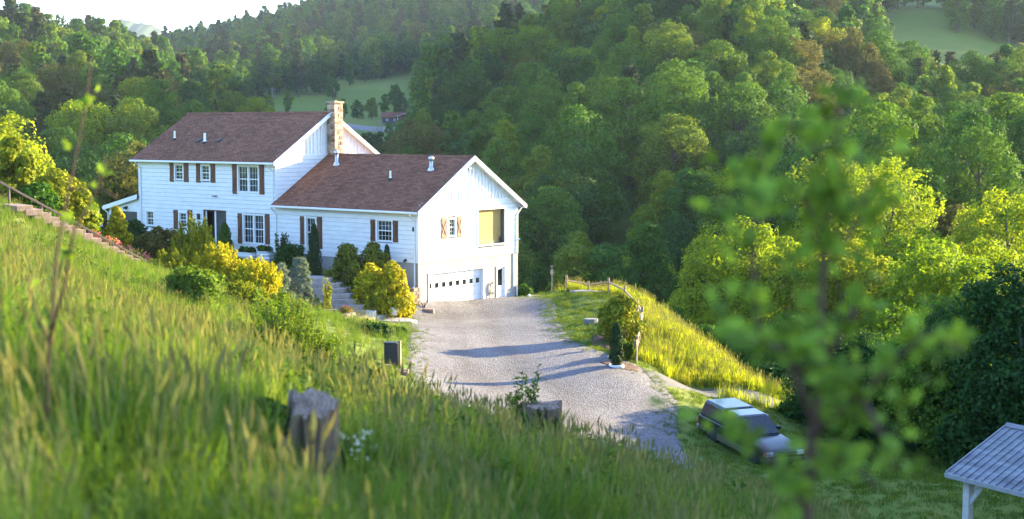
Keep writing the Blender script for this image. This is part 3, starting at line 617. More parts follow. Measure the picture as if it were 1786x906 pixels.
def add_window(T, rect, kind):
    a0, a1, z0, z1_ = rect; wn = empty('window', (0, 0, 0), 0, HOUSE)
    c = 0.085 if kind != 'small' else 0.06
    mb = MB(T)
    mb.box(a0 - c, a1 + c, 0.001, 0.075, z1_ - 0.01, z1_ + c); mb.box(a0 - c, a0 + 0.012, 0.001, 0.072, z0, z1_ - 0.01); mb.box(a1 - 0.012, a1 + c, 0.001, 0.072, z0, z1_ - 0.01)
    mb.build('frame', M['trim'], wn)
    mb = MB(T); mb.box(a0 - c - 0.03, a1 + c + 0.03, 0.001, 0.095, z0 - 0.06, z0); mb.build('sill', M['trim'], wn)
    cols = [(a0 + 0.012, a1 - 0.012)]
    if kind == 'double':
        mid = (a0 + a1) / 2; cols = [(a0 + 0.012, mid - 0.06), (mid + 0.06, a1 - 0.012)]
        mb = MB(T); mb.box(mid - 0.06, mid + 0.06, -0.06, 0.055, z0, z1_ - 0.01); mb.build('mullion', M['trim'], wn)
    for c0, c1 in cols:
        zm = (z0 + z1_) / 2
        mb = MB(T); r = 0.04
        mb.box(c0, c0 + r, -0.06, -0.01, z0, z1_ - .01); mb.box(c1 - r, c1, -0.06, -0.01, z0, z1_ - .01); mb.box(c0 + r, c1 - r, -0.06, -0.01, z0, z0 + r); mb.box(c0 + r, c1 - r, -0.06, -0.01, z1_ - r - .01, z1_ - .01)
        mb.box(c0 + r, c1 - r, -0.062, 0.0, zm - 0.03, zm + 0.03); mb.build('sash', M['trim'], wn)
        nc = 3 if kind in ('double', 'tall', 'small') else 2 if kind == 'single' else 4
        nr = 2
        for zz0, zz1, grid in ((z0 + r, zm - 0.03, kind in ('grid', 'small', 'tall', 'single', 'double')), (zm + 0.03, z1_ - r - .01, True)):
            mb = MB(T); mb.box(c0 + r, c1 - r, -0.045, -0.04, zz0, zz1); mb.build('pane', M['glass'], wn)
            mb = MB(T)
            if grid:
                for i in range(1, nc):
                    x = c0 + r + (c1 - c0 - 2 * r) * i / nc; mb.box(x - 0.009, x + 0.009, -0.038, -0.022, zz0, zz1)
                for i in range(1, nr):
                    z = zz0 + (zz1 - zz0) * i / nr; mb.box(c0 + r, c1 - r, -0.037, -0.023, z - 0.009, z + 0.009)
                mb.build('muntin', M['trim'], wn)
        # curtains hanging behind the glass
        if kind in ('double', 'tall', 'single'):
            for s0, s1 in ((c0, c0 + (c1 - c0) * 0.40), (c1 - (c1 - c0) * 0.36, c1)):
                n = 26; V = []; F = []
                for i in range(n + 1):
                    x = s0 + (s1 - s0) * i / n; o = -0.26 + 0.03 * math.sin(i * 1.35)
                    V += [(x, o, z0), (x, o, z1_)]
                F = [(2 * i, 2 * i + 2, 2 * i + 3, 2 * i + 1) for i in range(n)]
                mb = MB(T); mb.add(V, F); mb.build('curtain', M['curtain'], wn, True)
        if kind == 'grid':
            mb = MB(T)
            for i in range(6): mb.box(c0, c1, -0.2 - 0.004 * i, -0.19, z1_ - 0.09 * (i + 1), z1_ - 0.09 * i - 0.012)
            mb.build('blind', M['curtain'], wn)
    return wn
def add_shutter(T, rect, cross=False):
    a0, a1, z0, z1_ = rect; mb = MB(T); n = 3; wd = (a1 - a0) / n
    for i in range(n): mb.box(a0 + wd * i + 0.006, a0 + wd * (i + 1) - 0.006, 0.045, 0.066 + 0.002 * (i % 2), z0 + 0.005 * (i % 2), z1_ - 0.006 * (i % 2))
    for zz in (z0 + 0.12 * (z1_ - z0), z1_ - 0.12 * (z1_ - z0)): mb.box(a0 + 0.004, a1 - 0.004, 0.066, 0.092, zz - 0.06, zz + 0.06)
    if cross:
        q0, q1 = z0 + 0.2 * (z1_ - z0), z1_ - 0.2 * (z1_ - z0)
        for s in (0, 1):
            p, q = ((a0 + .03, q0), (a1 - .03, q1)) if s == 0 else ((a1 - .03, q0), (a0 + .03, q1))
            o0, o1 = 0.066, 0.088 + 0.004 * s
            mb.hexa([(p[0] - .035, o0, p[1]), (p[0] + .035, o0, p[1]), (p[0] + .035, o1, p[1]), (p[0] - .035, o1, p[1]), (q[0] - .035, o0, q[1]), (q[0] + .035, o0, q[1]), (q[0] + .035, o1, q[1]), (q[0] - .035, o1, q[1])])
    else:
        zm = (z0 + z1_) / 2; p, q = (a0 + .04, z0 + 0.2 * (z1_ - z0)), (a1 - .04, z1_ - 0.2 * (z1_ - z0))
        mb.hexa([(p[0] - .03, .066, p[1]), (p[0] + .03, .066, p[1]), (p[0] + .03, .086, p[1]), (p[0] - .03, .086, p[1]), (q[0] - .03, .066, q[1]), (q[0] + .03, .066, q[1]), (q[0] + .03, .086, q[1]), (q[0] - .03, .086, q[1])])
    mb.build('shutter', M['shutter'] if not cross else M['shutter_pale'], HOUSE)
M['shutter_pale'] = simple('weathered_cedar', (0.16, 0.085, 0.045), (0.30, 0.17, 0.10), 9, 0.7, 0.3, 0.004, sv3=(1, 1, 0.12))
for rect, sh, kind in WINS:
    add_window(FT, rect, kind)
    if sh:
        for s in sh: add_shutter(FT, s)
add_window(GT, GWIN, 'small')
for s in GSH: add_shutter(GT, s, True)
def gable_opening():
    a0, a1, z0, z1_ = GOPEN; op = empty('picture_window', (0, 0, 0), 0, HOUSE)
    mb = MB(GT); c = 0.1
    mb.box(a0 - c, a1 + c, 0.001, 0.075, z1_ - 0.01, z1_ + c); mb.box(a0 - c, a0 + .012, 0.001, 0.073, z0, z1_ - .01); mb.box(a1 - .012, a1 + c, 0.001, 0.073, z0, z1_ - .01); mb.box(a0 - c - .03, a1 + c + .03, 0.001, 0.09, z0 - 0.08, z0)
    mb.build('frame', M['trim'], op)
    mb = MB(GT); mb.box(a0, a1 - 0.09, -0.205, -0.19, z0 + 0.02, z1_); mb.build('blind', M['blind'], op)  # flat panel standing in for the room's tan wall, set to catch sun
    mb = MB(GT); mb.box(a0, a1, -0.24, -0.21, z0, z1_); mb.build('backing', M['room'], op)
    mb = MB(GT); mb.prism([(a0, z0), (a1 - 0.1, z0), (a1 - 0.1, z0 + 0.06), (a0, z0 + 0.42)], -0.188, -0.17, 1); mb.build('floor_strip', M['mossfloor'], op)
    mb = MB(GT); x = a1 - 0.28
    mb.lathe([(0.07, 0), (0.08, 0.05), (0.04, 0.09), (0.05, 0.18), (0.085, 0.24), (0.05, 0.3), (0.012, 0.42)], 10, (x, -0.1, z0)); mb.build('lantern', M['black'], op, True)
gable_opening()
def patio_door():
    a0, a1, z0, z1_ = DOOR; d = empty('patio_door', (0, 0, 0), 0, HOUSE); c = 0.06
    mb = MB(FT); mb.box(a0 - c, a1 + c, .001, .065, z1_, z1_ + c); mb.box(a0 - c, a0, .001, .062, z0, z1_); mb.box(a1, a1 + c, .001, .062, z0, z1_); mb.build('frame', M['shutter'], d)
    mid = a0 + (a1 - a0) * 0.48
    mb = MB(FT); mb.box(a0 + .02, a0 + .12, -.1, -.05, z0, z1_); mb.box(mid - .06, mid + .06, -.1, -.03, z0, z1_); mb.box(a1 - .06, a1, -.1, -.05, z0, z1_); mb.build('stile', M['trim'], d)
    mb = MB(FT); mb.box(mid + .06, a1 - .06, -.08, -.075, z0, z1_); mb.build('screen', M['screen'], d)
    mb = MB(FT); mb.box(a0 + 0.5, a0 + 0.56, -1.0, -.95, z0, z0 + .9); mb.box(a0 + 0.2, a0 + 0.56, -1.05, -.7, z0 + .42, z0 + .47); mb.box(a0 + 0.2, a0 + 0.25, -1.0, -.95, z0, z0 + .42); mb.build('chair', M['trim'], d)
    mb = MB(FT); mb.box(a0 - .3, a1 + .3, 0.0, 1.1, 2.45, z0 - 0.03); mb.build('stoop', M['concrete'], d)
    for px in (478 / 2.832 + 180,):
        a, z = wall_px(px, 160 + 622 / 2.832, 'front'); mb = MB(FT); mb.box(a - .07, a + .07, .04, .2, z - .12, z + .14); mb.prism([(a - .1, z + .14), (a + .1, z + .14), (a, z + .26)], .03, .22, 1); mb.build('wall_lantern', M['black'], d)
patio_door()
def wall_fittings():
    a, z = wall_px(180 + 556 / 2.832, 160 + 513 / 2.832, 'front'); mb = MB(FT)
    mb.box(a - .16, a + .16, .038, .07, z - .05, z + .05)
    for s in (-1, 1): mb.tube([(a + s * .07, .07, z), (a + s * .14, .2, z - .05)], [.035, .06], 8)
    mb.build('floodlight', M['steel'], HOUSE)
    a, z = wall_px(460 + 702 / 2.664, 240 + 427 / 2.664, 'front'); mb = MB(FT); mb.box(a - .06, a + .06, .04, .16, z - .12, z + .12); mb.build('wall_speaker', M['black'], HOUSE)
    a, z = wall_px(460 + 664 / 2.664, 240 + 570 / 2.664, 'front'); mb = MB(FT); mb.tube([(a, .03, z), (a, .16, z), (a, .22, z - .08)], .07, 10); mb.build('dryer_vent', M['black'], HOUSE)
    mb = MB(GT); mb.box(WD - .12, WD + .02, .05, .2, ZE - .35, ZE - .2); mb.tube([(WD, .1, ZE - .27), (WD + .25, .2, ZE - .3)], [.05, .08], 8); mb.build('floodlight', M['steel'], HOUSE)
    mb = MB(GT); mb.box(WD / 2 - .2, WD / 2 + .1, .05, .12, ZR - .78, ZR - .7); mb.build('gable_lamp', M['steel'], HOUSE)
    mb = MB(GT); mb.tube([(WD - .1, .05, 3.55), (WD + .05, .15, 3.57)], .06, 8); mb.build('hose_bib', M['steel'], HOUSE)
    a, z = (GAR[1] + SDOOR[0]) / 2 + 0.1, 0.75; mb = MB(GT)
    for r in range(4): mb.tube([(a + (.16 + .02 * r) * math.cos(t * .5), .02 + .02 * r, z + (.3 + .03 * r) * math.sin(t * .5)) for t in range(2, 12)], .012, 6)
    mb.tube([(a - .05, .03, z + .3), (a - .2, .05, z), (a - .24, .05, z - .6)], .014, 6); mb.build('garden_hose', M['bark'], HOUSE)
wall_fittings()
def garage():
    a0, a1, z0, z1_ = GAR; g = empty('garage_door', (0, 0, 0), 0, HOUSE)
    hh = (z1_ - z0) / 4; wr = 1.35 / 2.13 * (z1_ - z0)
    nw = 8; ws = (a1 - a0) / nw
    wy0, wy1 = z0 + hh * 2.28, z0 + hh * 2.86
    for k in range(4):
        b0, b1 = z0 + hh * k + 0.006, z0 + hh * (k + 1) - 0.006
        mb = MB(GT)
        ops = [(a0 + ws * i + ws * .24, a0 + ws * (i + 1) - ws * .22, wy0, wy1) for i in range(nw)] if k == 2 else []
        wall_cells(mb, a0 + .01, a1 - .01, b0, b1, ops, -0.27, -0.225)
        for i in range(nw * 2):
            if k == 2: continue
            x0 = a0 + ws / 2 * i + .05; mb.box(x0, x0 + ws / 2 - .1, -0.225, -0.217, b0 + .08, b1 - .08)
        mb.build('door_panel', M['trim'], g)
    for i in range(nw):
        mb = MB(GT); mb.box(a0 + ws * i + ws * .24, a0 + ws * (i + 1) - ws * .22, -0.26, -0.25, wy0, wy1); mb.build('pane', M['darkglass'], g)
    mb = MB(GT); mb.box(a0 - .08, a0 + .008, -.3, .012, 0, z1_); mb.box(a1 - .008, a1 + .08, -.3, .012, 0, z1_); mb.box(a0 - .08, a1 + .08, -.3, .012, z1_ - .008, z1_ + .06); mb.build('door_trim', M['trim'], g)
    a0, a1, z0, z1_ = SDOOR; d = empty('side_door', (0, 0, 0), 0, HOUSE)
    mb = MB(GT); mb.box(a0 - .07, a0 + .03, -.2, .02, z0, z1_ + .05); mb.box(a1 - .03, a1 + .07, -.2, .02, z0, z1_ + .05); mb.box(a0 + .03, a1 - .03, -.2, .02, z1_ - .03, z1_ + .05); mb.build('frame', M['trim'], d)
    mb = MB(GT); zg0, zg1 = z0 + (z1_ - z0) * .40, z1_ - .16
    wall_cells(mb, a0 + .035, a1 - .035, z0 + .02, z1_ - .035, [(a0 + .17, a1 - .2, zg0, zg1)], -.15, -.1); mb.build('leaf', M['trim'], d)
    mb = MB(GT); mb.box(a0 + .17, a1 - .2, -.13, -.125, zg0, zg1); mb.build('pane', M['darkglass'], d)
    mb = MB(GT); mb.lathe([(.02, 0), (.045, .03), (.045, .06), (.02, .08)], 8, (a1 - .12, -.06, z0 + .95)); mb.build('handle', M['steel'], d)
    mb = MB(GT); mb.box(a0 - .25, a1 + .2, -.02, .75, -.2, 0.05); mb.build('door_step', M['concrete'], d)
garage()
def chimney():
    c = empty('chimney', (0, 0, 0), 0, HOUSE); rng = random.Random(5)
    x0, x1, y0, y1 = WL + 0.06, WL + 0.72, 4.45, 5.2; zt = 12.05
    z0 = ZR - 0.5
    mb = MB(); mb.box(x0 + .04, x1 - .04, y0 + .04, y1 - .04, z0, zt - .05); mb.build('core', M['stone'], c)
    z = z0
    k = 0
    while z < zt - .12:
        h = rng.uniform(.12, .2)
        for face in range(4):
            L = (x1 - x0) if face in (0, 2) else (y1 - y0); s = 0.0
            while s < L - .02:
                wd = min(rng.uniform(.2, .42), L - s)
                if L - s - wd < .12: wd = L - s
                o = rng.uniform(-.012, .022); g = .012
                mb = MB()
                if face == 0: mb.box(x0 + s + g, x0 + s + wd - g, y0 - o, y0 + .05, z + g, z + h - g)
                elif face == 1: mb.box(x1 - .05, x1 + o, y0 + s + g, y0 + s + wd - g, z + g, z + h - g)
                elif face == 2: mb.box(x0 + s + g, x0 + s + wd - g, y1 - .05, y1 + o, z + g, z + h - g)
                else: mb.box(x0 - o, x0 + .05, y0 + s + g, y0 + s + wd - g, z + g, z + h - g)
                mb.build('stone', M['stones'], c); s += wd
        z += h; k += 1
    mb = MB(); mb.box(x0 - .07, x1 + .07, y0 - .07, y1 + .07, zt - .12, zt); mb.build('cap', M['stone'], c, bevel=0.02)
    mb = MB(); mb.box(x0 + .2, x1 - .2, y0 + .25, y1 - .25, zt, zt + .06); mb.build('flue', M['stone'], c)
chimney()
def porch():
    p = empty('porch', (0, 0, 0), 0, HOUSE); xa = ML - 3.4
    zi, zo = 5.78, 4.98
    mb = MB(); mb.prism([(xa - .3, zo - .07), (ML - .002, zi), (ML - .002, zi + .14), (xa - .3, zo + .07)], -0.2, 5.0, 1); mb.build('roof', M['roof'], p)
    mb = MB(); mb.prism([(xa - .32, zo - .2), (ML - .005, zi - .14), (ML - .005, zi + .16), (xa - .32, zo + .09)], -0.25, -0.201, 1); mb.box(xa - .42, xa - .3, -.24, 5, zo - .12, zo + .02); mb.build('fascia', M['trim'], p)
    mb = MB(); mb.prism([(xa + .1, 4.75), (ML - .004, 4.75), (ML - .004, zi - .1), (xa + .1, zo - .05)], 0.0, 0.1, 1); mb.build('header', M['siding'], p)
    for x in (xa + .12, ML - .2):
        mb = MB(); mb.box(x - .1, x + .1, 0.001, 0.16, 2.4, 4.75); mb.build('post', M['trim'], p)
    mb = MB(); mb.box(xa + .22, ML - .3, 0.05, 0.07, 2.5, 4.75); mb.build('screen', M['screen'], p)
    mb = MB(); mb.box(xa, ML - .02, 0.08, 5.0, 2.0, 2.5); mb.build('floor', M['concrete'], p)
    mb = MB(); mb.tube([(xa - .36, -.2, zo - .1), (xa + .0, -.06, zo - .4), (xa + .0, -.06, 2.6)], .045, 8); mb.build('downspout', M['trim'], p)
    mb = MB(); mb.box(xa + 1.9, xa + 2.1, -.08, .0, 4.95, 5.1); mb.tube([(xa + 1.95, -.05, 5.02), (xa + 1.85, -.2, 4.95)], [.05, .08], 8); mb.tube([(xa + 2.05, -.05, 5.02), (xa + 2.15, -.2, 4.95)], [.05, .08], 8); mb.build('floodlight', M['black'], p)
porch()
# ---------------------------------------------------------------- trees
def cards(C, Nn, size, rng, aspect=0.62, fold=0.12, up=None):
    """leaf-shaped rhombs at C facing Nn; returns V, F"""
    n = len(C); Nn = Nn / np.maximum(np.linalg.norm(Nn, axis=1, keepdims=True), 1e-6)
    r = rng.normal(size=(n, 3)) if up is None else up + rng.normal(size=(n, 3)) * 0.35
    a = r - Nn * (r * Nn).sum(1, keepdims=True); a /= np.maximum(np.linalg.norm(a, axis=1, keepdims=True), 1e-6)
    b = np.cross(Nn, a); s = np.asarray(size).reshape(-1, 1) * np.ones((n, 1)); w_ = s * aspect
    V = np.stack([C - a * s * 0.5, C + b * w_ * 0.5 + Nn * s * fold, C + a * s * 0.5, C - b * w_ * 0.5 + Nn * s * fold], 1).reshape(-1, 3)
    return V, np.arange(4 * n).reshape(-1, 4)
def unit(rng, n):
    v = rng.normal(size=(n, 3)); return v / np.linalg.norm(v, axis=1, keepdims=True)
def limb(mb, p0, p1, r0, r1, rng, n=4, wob=0.06, sides=5):
    p0, p1 = np.array(p0, float), np.array(p1, float); L = np.linalg.norm(p1 - p0); pts = []
    for i in range(n + 1):
        t = i / n; q = p0 + (p1 - p0) * t
        if 0 < i < n: q = q + rng.normal(size=3) * wob * L
        q[2] += 0.08 * L * math.sin(t * math.pi) * 0.5
        pts.append(tuple(q))
    mb.tube(pts, [r0 + (r1 - r0) * i / n for i in range(n + 1)], sides, caps=False)
def env(t, shape):
    if shape == 'round': return math.sqrt(max(0, 1 - ((t - 0.48) / 0.53) ** 2))
    if shape == 'oval': return (math.sin(math.pi * min(1, max(0, t * 0.93 + 0.05))) ** 0.75) * (1.08 - 0.42 * t)
    if shape == 'spire': return min(1.0, (t + 0.12) * 3.5) * (1 - t) ** 0.72 + 0.06
    if shape == 'spread': return math.sqrt(max(0, 1 - ((t - 0.4) / 0.62) ** 2))
    return 1 - t
def broadleaf(seed, h, rx, base, shape, nl, n, size, mat, bark='bark', lobe=(0.26, 0.44), tr=0.022):
    rng = np.random.default_rng(seed)
    lobes = []
    hc = h * (1 - base)
    for i in range(nl):
        t = (i + rng.uniform(0, 1)) / nl; t = t ** 0.9
        e = env(t, shape) * rx; an = i * 2.399 + rng.uniform(-0.6, 0.6); rr = e * rng.uniform(0.42, 0.80)
        lr = rx * rng.uniform(*lobe) * (0.55 + 0.6 * env(t, shape))
        lobes.append((rr * math.cos(an), rr * math.sin(an), h * base + t * (hc - lr * 0.6), lr))
    L = np.array(lobes); wgt = L[:, 3] ** 2; wgt /= wgt.sum()
    k = rng.choice(len(L), n, p=wgt)
    d = unit(rng, n); d[:, 2] = np.where(d[:, 2] < -0.25, -d[:, 2] * rng.choice([1, 1, 1, -1], n), d[:, 2]); d /= np.linalg.norm(d, axis=1, keepdims=True)
    # sub-clumps on every lobe make the surface uneven
    sub = unit(rng, len(L) * 12).reshape(len(L), 12, 3)
    sd = sub[k, rng.integers(0, 12, n)]; d = d * 0.52 + sd * 0.75; d /= np.linalg.norm(d, axis=1, keepdims=True)
    bumpy = 1.0 + 0.22 * np.sin(d[:, 0] * 7 + k) * np.sin(d[:, 1] * 6 + 2 * k) + rng.normal(0, 0.07, n)
    inner = rng.random(n) < 0.16
    rad = L[k, 3] * np.where(inner, rng.uniform(0.3, 0.85, n), bumpy); C = L[k, :3] + d * rad[:, None] * np.array([1, 1, 0.86])
    nn = d + rng.normal(size=(n, 3)) * 0.55 + np.array([0, 0, 0.25])
    V, F = cards(C, nn, size * rng.uniform(0.6, 1.35, n), rng)
    mb = MB(); tip = (rng.uniform(-.3, .3), rng.uniform(-.3, .3), h * 0.86); r0 = h * tr
    limb(mb, (0, 0, -0.8), tip, r0, r0 * 0.2, rng, 6, 0.012, 7)
    for x, y, z, r in lobes[::1 if nl < 26 else 2]:
        t = max(0.12, min(0.8, (z / h) - 0.16)); limb(mb, (tip[0] * t, tip[1] * t, h * 0.86 * t), (x, y, z), r0 * (0.5 - 0.3 * t), r0 * 0.06, rng, 3, 0.05, 4)
    return mb.mesh('trunk', M[bark], True), np_mesh('crown', V, F, M[mat])
def pine(seed, h, rx, base, n, size, mat='needle', tr=0.016):
    rng = np.random.default_rng(seed); mb = MB(); Cs, Ns, Us = [], [], []
    limb(mb, (0, 0, -0.8), (0, 0, h * 0.98), h * tr, h * 0.002, rng, 7, 0.006, 7)
    tiers = int(h * (1 - base) / 0.62)
    per = max(6, n // (tiers * 5))
    for i in range(tiers):
        t = (i + rng.uniform(-.3, .3)) / tiers; z = h * base + t * h * (1 - base) * 0.97
        reach = rx * (0.25 + min(1, t * 4)) / 1.25 * (1 - max(0, t)) ** 0.7 * rng.uniform(0.75, 1.1) + 0.35
        for b_ in range(5):
            an = rng.uniform(0, 2 * math.pi); r = reach * rng.uniform(0.55, 1.15); rise = r * rng.uniform(-0.12, 0.42)
            e = np.array([r * math.cos(an), r * math.sin(an), z + rise])
            limb(mb, (0, 0, z), tuple(e), h * 0.004 * (1.1 - t), 0.015, rng, 2, 0.03, 4)
            s = rng.uniform(0.3, 1.05, per) ** 0.7; P = np.array([0, 0, z]) * (1 - s[:, None]) + e * s[:, None]
            P = P + rng.normal(size=(per, 3)) * np.array([0.30, 0.30, 0.22]) * (0.5 + r * 0.25)
            Cs.append(P); o = np.tile([math.cos(an), math.sin(an), 0.7], (per, 1)); Us.append(o); Ns.append(rng.normal(size=(per, 3)) * 0.7 + [0, 0, 0.6])
    C = np.concatenate(Cs); V, F = cards(C, np.concatenate(Ns), size * rng.uniform(0.6, 1.3, len(C)), rng, 0.34, 0.05, np.concatenate(Us))
    return mb.mesh('trunk', M['bark'], True), np_mesh('crown', V, F, M[mat])
# kinds seen at middle distance: (trunk, crown, height, species)
PROTO = []
for i, (h, rx, base, shape, nl, mat) in enumerate([
        (16, 4.6, 0.20, 'round', 22, 'leaf'), (18, 4.2, 0.18, 'oval', 24, 'leaf'), (15, 4.9, 0.16, 'spread', 22, 'leaf'), (19, 3.9, 0.14, 'oval', 26, 'leaf'),
        (17, 4.4, 0.15, 'round', 26, 'leaf_dark'), (20, 3.7, 0.10, 'spire', 30, 'leaf'), (18, 3.5, 0.10, 'spire', 28, 'leaf_bright'), (15, 4.3, 0.14, 'round', 22, 'leaf_bright'), (15, 4.6, 0.15, 'round', 24, 'leaf_olive')]):
    tk, cr = broadleaf(100 + i, h, rx, base, shape, nl, 24000, 0.27, mat)
    PROTO.append((tk, cr, h, 'spire' if shape == 'spire' else 'olive' if mat == 'leaf_olive' else 'broad'))
for i, (h, rx, base) in enumerate([(21, 3.6, 0.22), (19, 3.9, 0.30), (23, 3.2, 0.28)]):
    tk, cr = pine(200 + i, h, rx, base, 7500, 0.75); PROTO.append((tk, cr, h, 'pine'))
# far kinds, coarser
FARP = []
for i, (h, rx, base, shape, mat) in enumerate([(16, 5.0, 0.1, 'round', 'leaf'), (18, 4.4, 0.1, 'oval', 'leaf'), (15, 5.2, 0.1, 'spread', 'leaf_dark'), (18, 4.0, 0.08, 'spire', 'leaf'), (16, 4.8, 0.1, 'round', 'leaf_olive')]):
    tk, cr = broadleaf(300 + i, h, rx, base, shape, 16, 2600, 0.85, mat); FARP.append((tk, cr))
tk, cr = pine(320, 20, 3.6, 0.2, 1800, 1.3); FARP.append((tk, cr))
def meadow(px, d, x, y):
    """open ground: no trees here"""
    px = np.asarray(px); d = np.asarray(d)
    a = (px > 1505 + 30 * np.sin(d * .05)) & (d > 335) & (d < 545 + (px - 1520) * 0.02) & ~((d > 500) & (px > 1650))
    top = 565 + (px - 430) * 0.5 + 26 * np.sin(px * 0.045)
    b = (px > 405) & (px < 738) & (d > 345) & (d < np.minimum(top, 700)) & ~((px < 470) & (d < 400))
    c = (np.abs(px - 363) < 16) & (d > 330) & (d < 470)
    g = (px > 345) & (px < 712 - 0.0 * d) & (d > 110) & (d < 345)      # open valley floor behind the house
    return a | b | c | g
def plan_forest():
    rng = np.random.default_rng(11); P = []
    d = 128.0
    while d < 1350:
        sp = 9.0 if d < 330 else 9.4 if d < 520 else 10.5 if d < 800 else 12.5
        lim = 1.16 if d < 400 else 1.08
        half = d * 0.40 * lim; n = int(2 * half / sp)
        x = (np.arange(n) + rng.uniform(0, 1, n)) / n * 2 * half - half; y = d + rng.uniform(-.5, .5, n) * sp
        P.append(np.stack([x, y], 1)); d += sp * 0.92
    P = np.concatenate(P); x, y = P[:, 0], P[:, 1]; z = Hs(x, y); f = y
    px = CX + FPX * x / y; py = HOR - FPX * (z - CAMZ) / y
    keep = ~meadow(px, y, x, y)
    # air over the valley beside the house, where the sun comes through
    keep &= ~((x > 34) & (y < 150)); keep &= ~((x > -45) & (x < 0) & (y < 128)); keep &= ~((px > 1800) & (y < 240))
    P, z, px, py = P[keep], z[keep], px[keep], py[keep]; y = P[:, 1]
    o = np.argsort(y); P, z, px, py, y = P[o], z[o], px[o], py[o], y[o]
    hgt = 14.5 * rng.uniform(0.78, 1.2, len(y)); top = py - hgt * FPX / y; wpx = 4.8 * FPX / y
    bins = np.full(260, 2000.0); vis = np.zeros(len(y), bool); share = np.zeros(len(y))
    for i in range(len(y)):
        b0 = int(max(0, min(259, (px[i] - wpx[i] + 200) / 8.5))); b1 = int(max(0, min(259, (px[i] + wpx[i] + 200) / 8.5))) + 1
        cur = bins[b0:b1]; sh = np.clip(np.minimum(cur, 950) - max(top[i], -30), 0, None).sum()
        vis[i] = sh > 4 and top[i] < 930; share[i] = sh
        bins[b0:b1] = np.minimum(cur, top[i] + hgt[i] * 0.30 * FPX / y[i])
    v = vis
    return P[v], z[v], px[v], py[v], hgt[v], share[v]
FP_, FZ, FPXs, FPYs, FH, FSH = plan_forest()
LABELS = {}
def zone(px, y):
    if y > 430: return 'far'
    if px < 520: return 'left'
    return 'right'
LOOK = {'broadleaf_leaves': 'mid green', 'dark_leaves': 'deep green', 'spring_sunlit_leaves': 'light spring-green', 'bronze_leaves': 'bronze-tinged', 'pine_needles': 'olive'}
SHAPE = {'broad': 'rounded broadleaf tree', 'olive': 'rounded broadleaf tree', 'spire': 'tall pointed tree', 'pine': 'layered pine'}
def forest_label(px, y, s, matname, hk):
    if px < 520: place = 'at the foot of the hill beyond the porch' if y < 190 else 'halfway up the hill beyond the porch' if y < 300 else 'high on the hill beyond the porch'
    elif px > 1460 and y > 290: place = 'beside the open meadow across the valley'
    elif px < 930: place = 'low behind the garage wing roof' if y < 200 else 'on the wooded spur behind the stone chimney'
    else: place = 'at the foot of the slope across the valley' if y < 185 else 'halfway up the slope across the valley' if y < 270 else 'on the crest across the valley'
    size = 'small ' if hk < 0.91 else 'large ' if hk > 1.08 else ''
    lb = '%s%s %s %s' % (size, LOOK[matname], SHAPE[s], place)
    return lb, lb.replace('tree', 'trees').replace('pine ', 'pines ')
def place_tree(tk, cr, loc, rz, s, label, group, name='broadleaf_tree', sz=1.0, cat='tree'):
    r = empty(name, loc, rz); r.scale = (s, s, s * sz); tag(r, label, cat, group)
    link_mesh('trunk', tk, r); link_mesh('crown', cr, r); return r
def grow_forest():
    rng = np.random.default_rng(21); n = len(FPXs); far = []
    order = np.argsort(-FSH); count = {}; chosen = {}
    sp_of = []
    for i in range(n):
        px, y = FPXs[i], FP_[i, 1]; u = rng.random()
        nz = math.sin(FP_[i, 0] * 0.045 + 1) * math.sin(y * 0.04 + 2)
        if y > 430: s = 'far'
        elif px < 520: s = 'pine' if u < 0.26 + 0.22 * nz else 'olive' if u < 0.33 + 0.18 * nz else 'spire' if u < 0.46 else 'broad'
        elif px > 1380 and y > 300: s = 'pine' if u < 0.45 else 'olive' if u < 0.55 else 'broad'
        else: s = 'spire' if u < 0.13 else 'olive' if u < 0.155 + (0.14 if (px > 1120 and y > 240) else 0) else 'broad'
        sp_of.append(s)
    tot = {'tree': 0, 'pine': 0}
    for i in order:
        px, y = FPXs[i], FP_[i, 1]; s = sp_of[i]; k = 'pine' if s == 'pine' else 'tree'
        loc = (FP_[i, 0], y, FZ[i])
        if s == 'far' or tot[k] >= (290 if k == 'tree' else 120) or FSH[i] < 25:
            far.append(i); continue
        tot[k] += 1
        cand = [p for p in PROTO if p[3] == s]; p = cand[rng.integers(len(cand))]
        if s == 'broad' and p[1].materials[0].name.startswith('spring') and rng.random() < 0.5: p = cand[rng.integers(len(cand))]
        sc = FH[i] / 14.5 * 15.2 / p[2] * (1.15 if s in ('spire', 'pine') else 1.0)
        lb, gp = forest_label(px, y, s, p[1].materials[0].name, FH[i] / 14.5)
        place_tree(p[0], p[1], loc, rng.uniform(0, 6.28), sc * (1.3 if s in ('broad', 'olive') else 1.12), lb, gp, 'pine_tree' if s == 'pine' else 'broadleaf_tree', rng.uniform(0.78, 0.96))
    print('forest', n, 'individual', tot, 'far', len(far))
    return np.array(far), [sp_of[i] for i in far]
FARI, FARS = grow_forest()
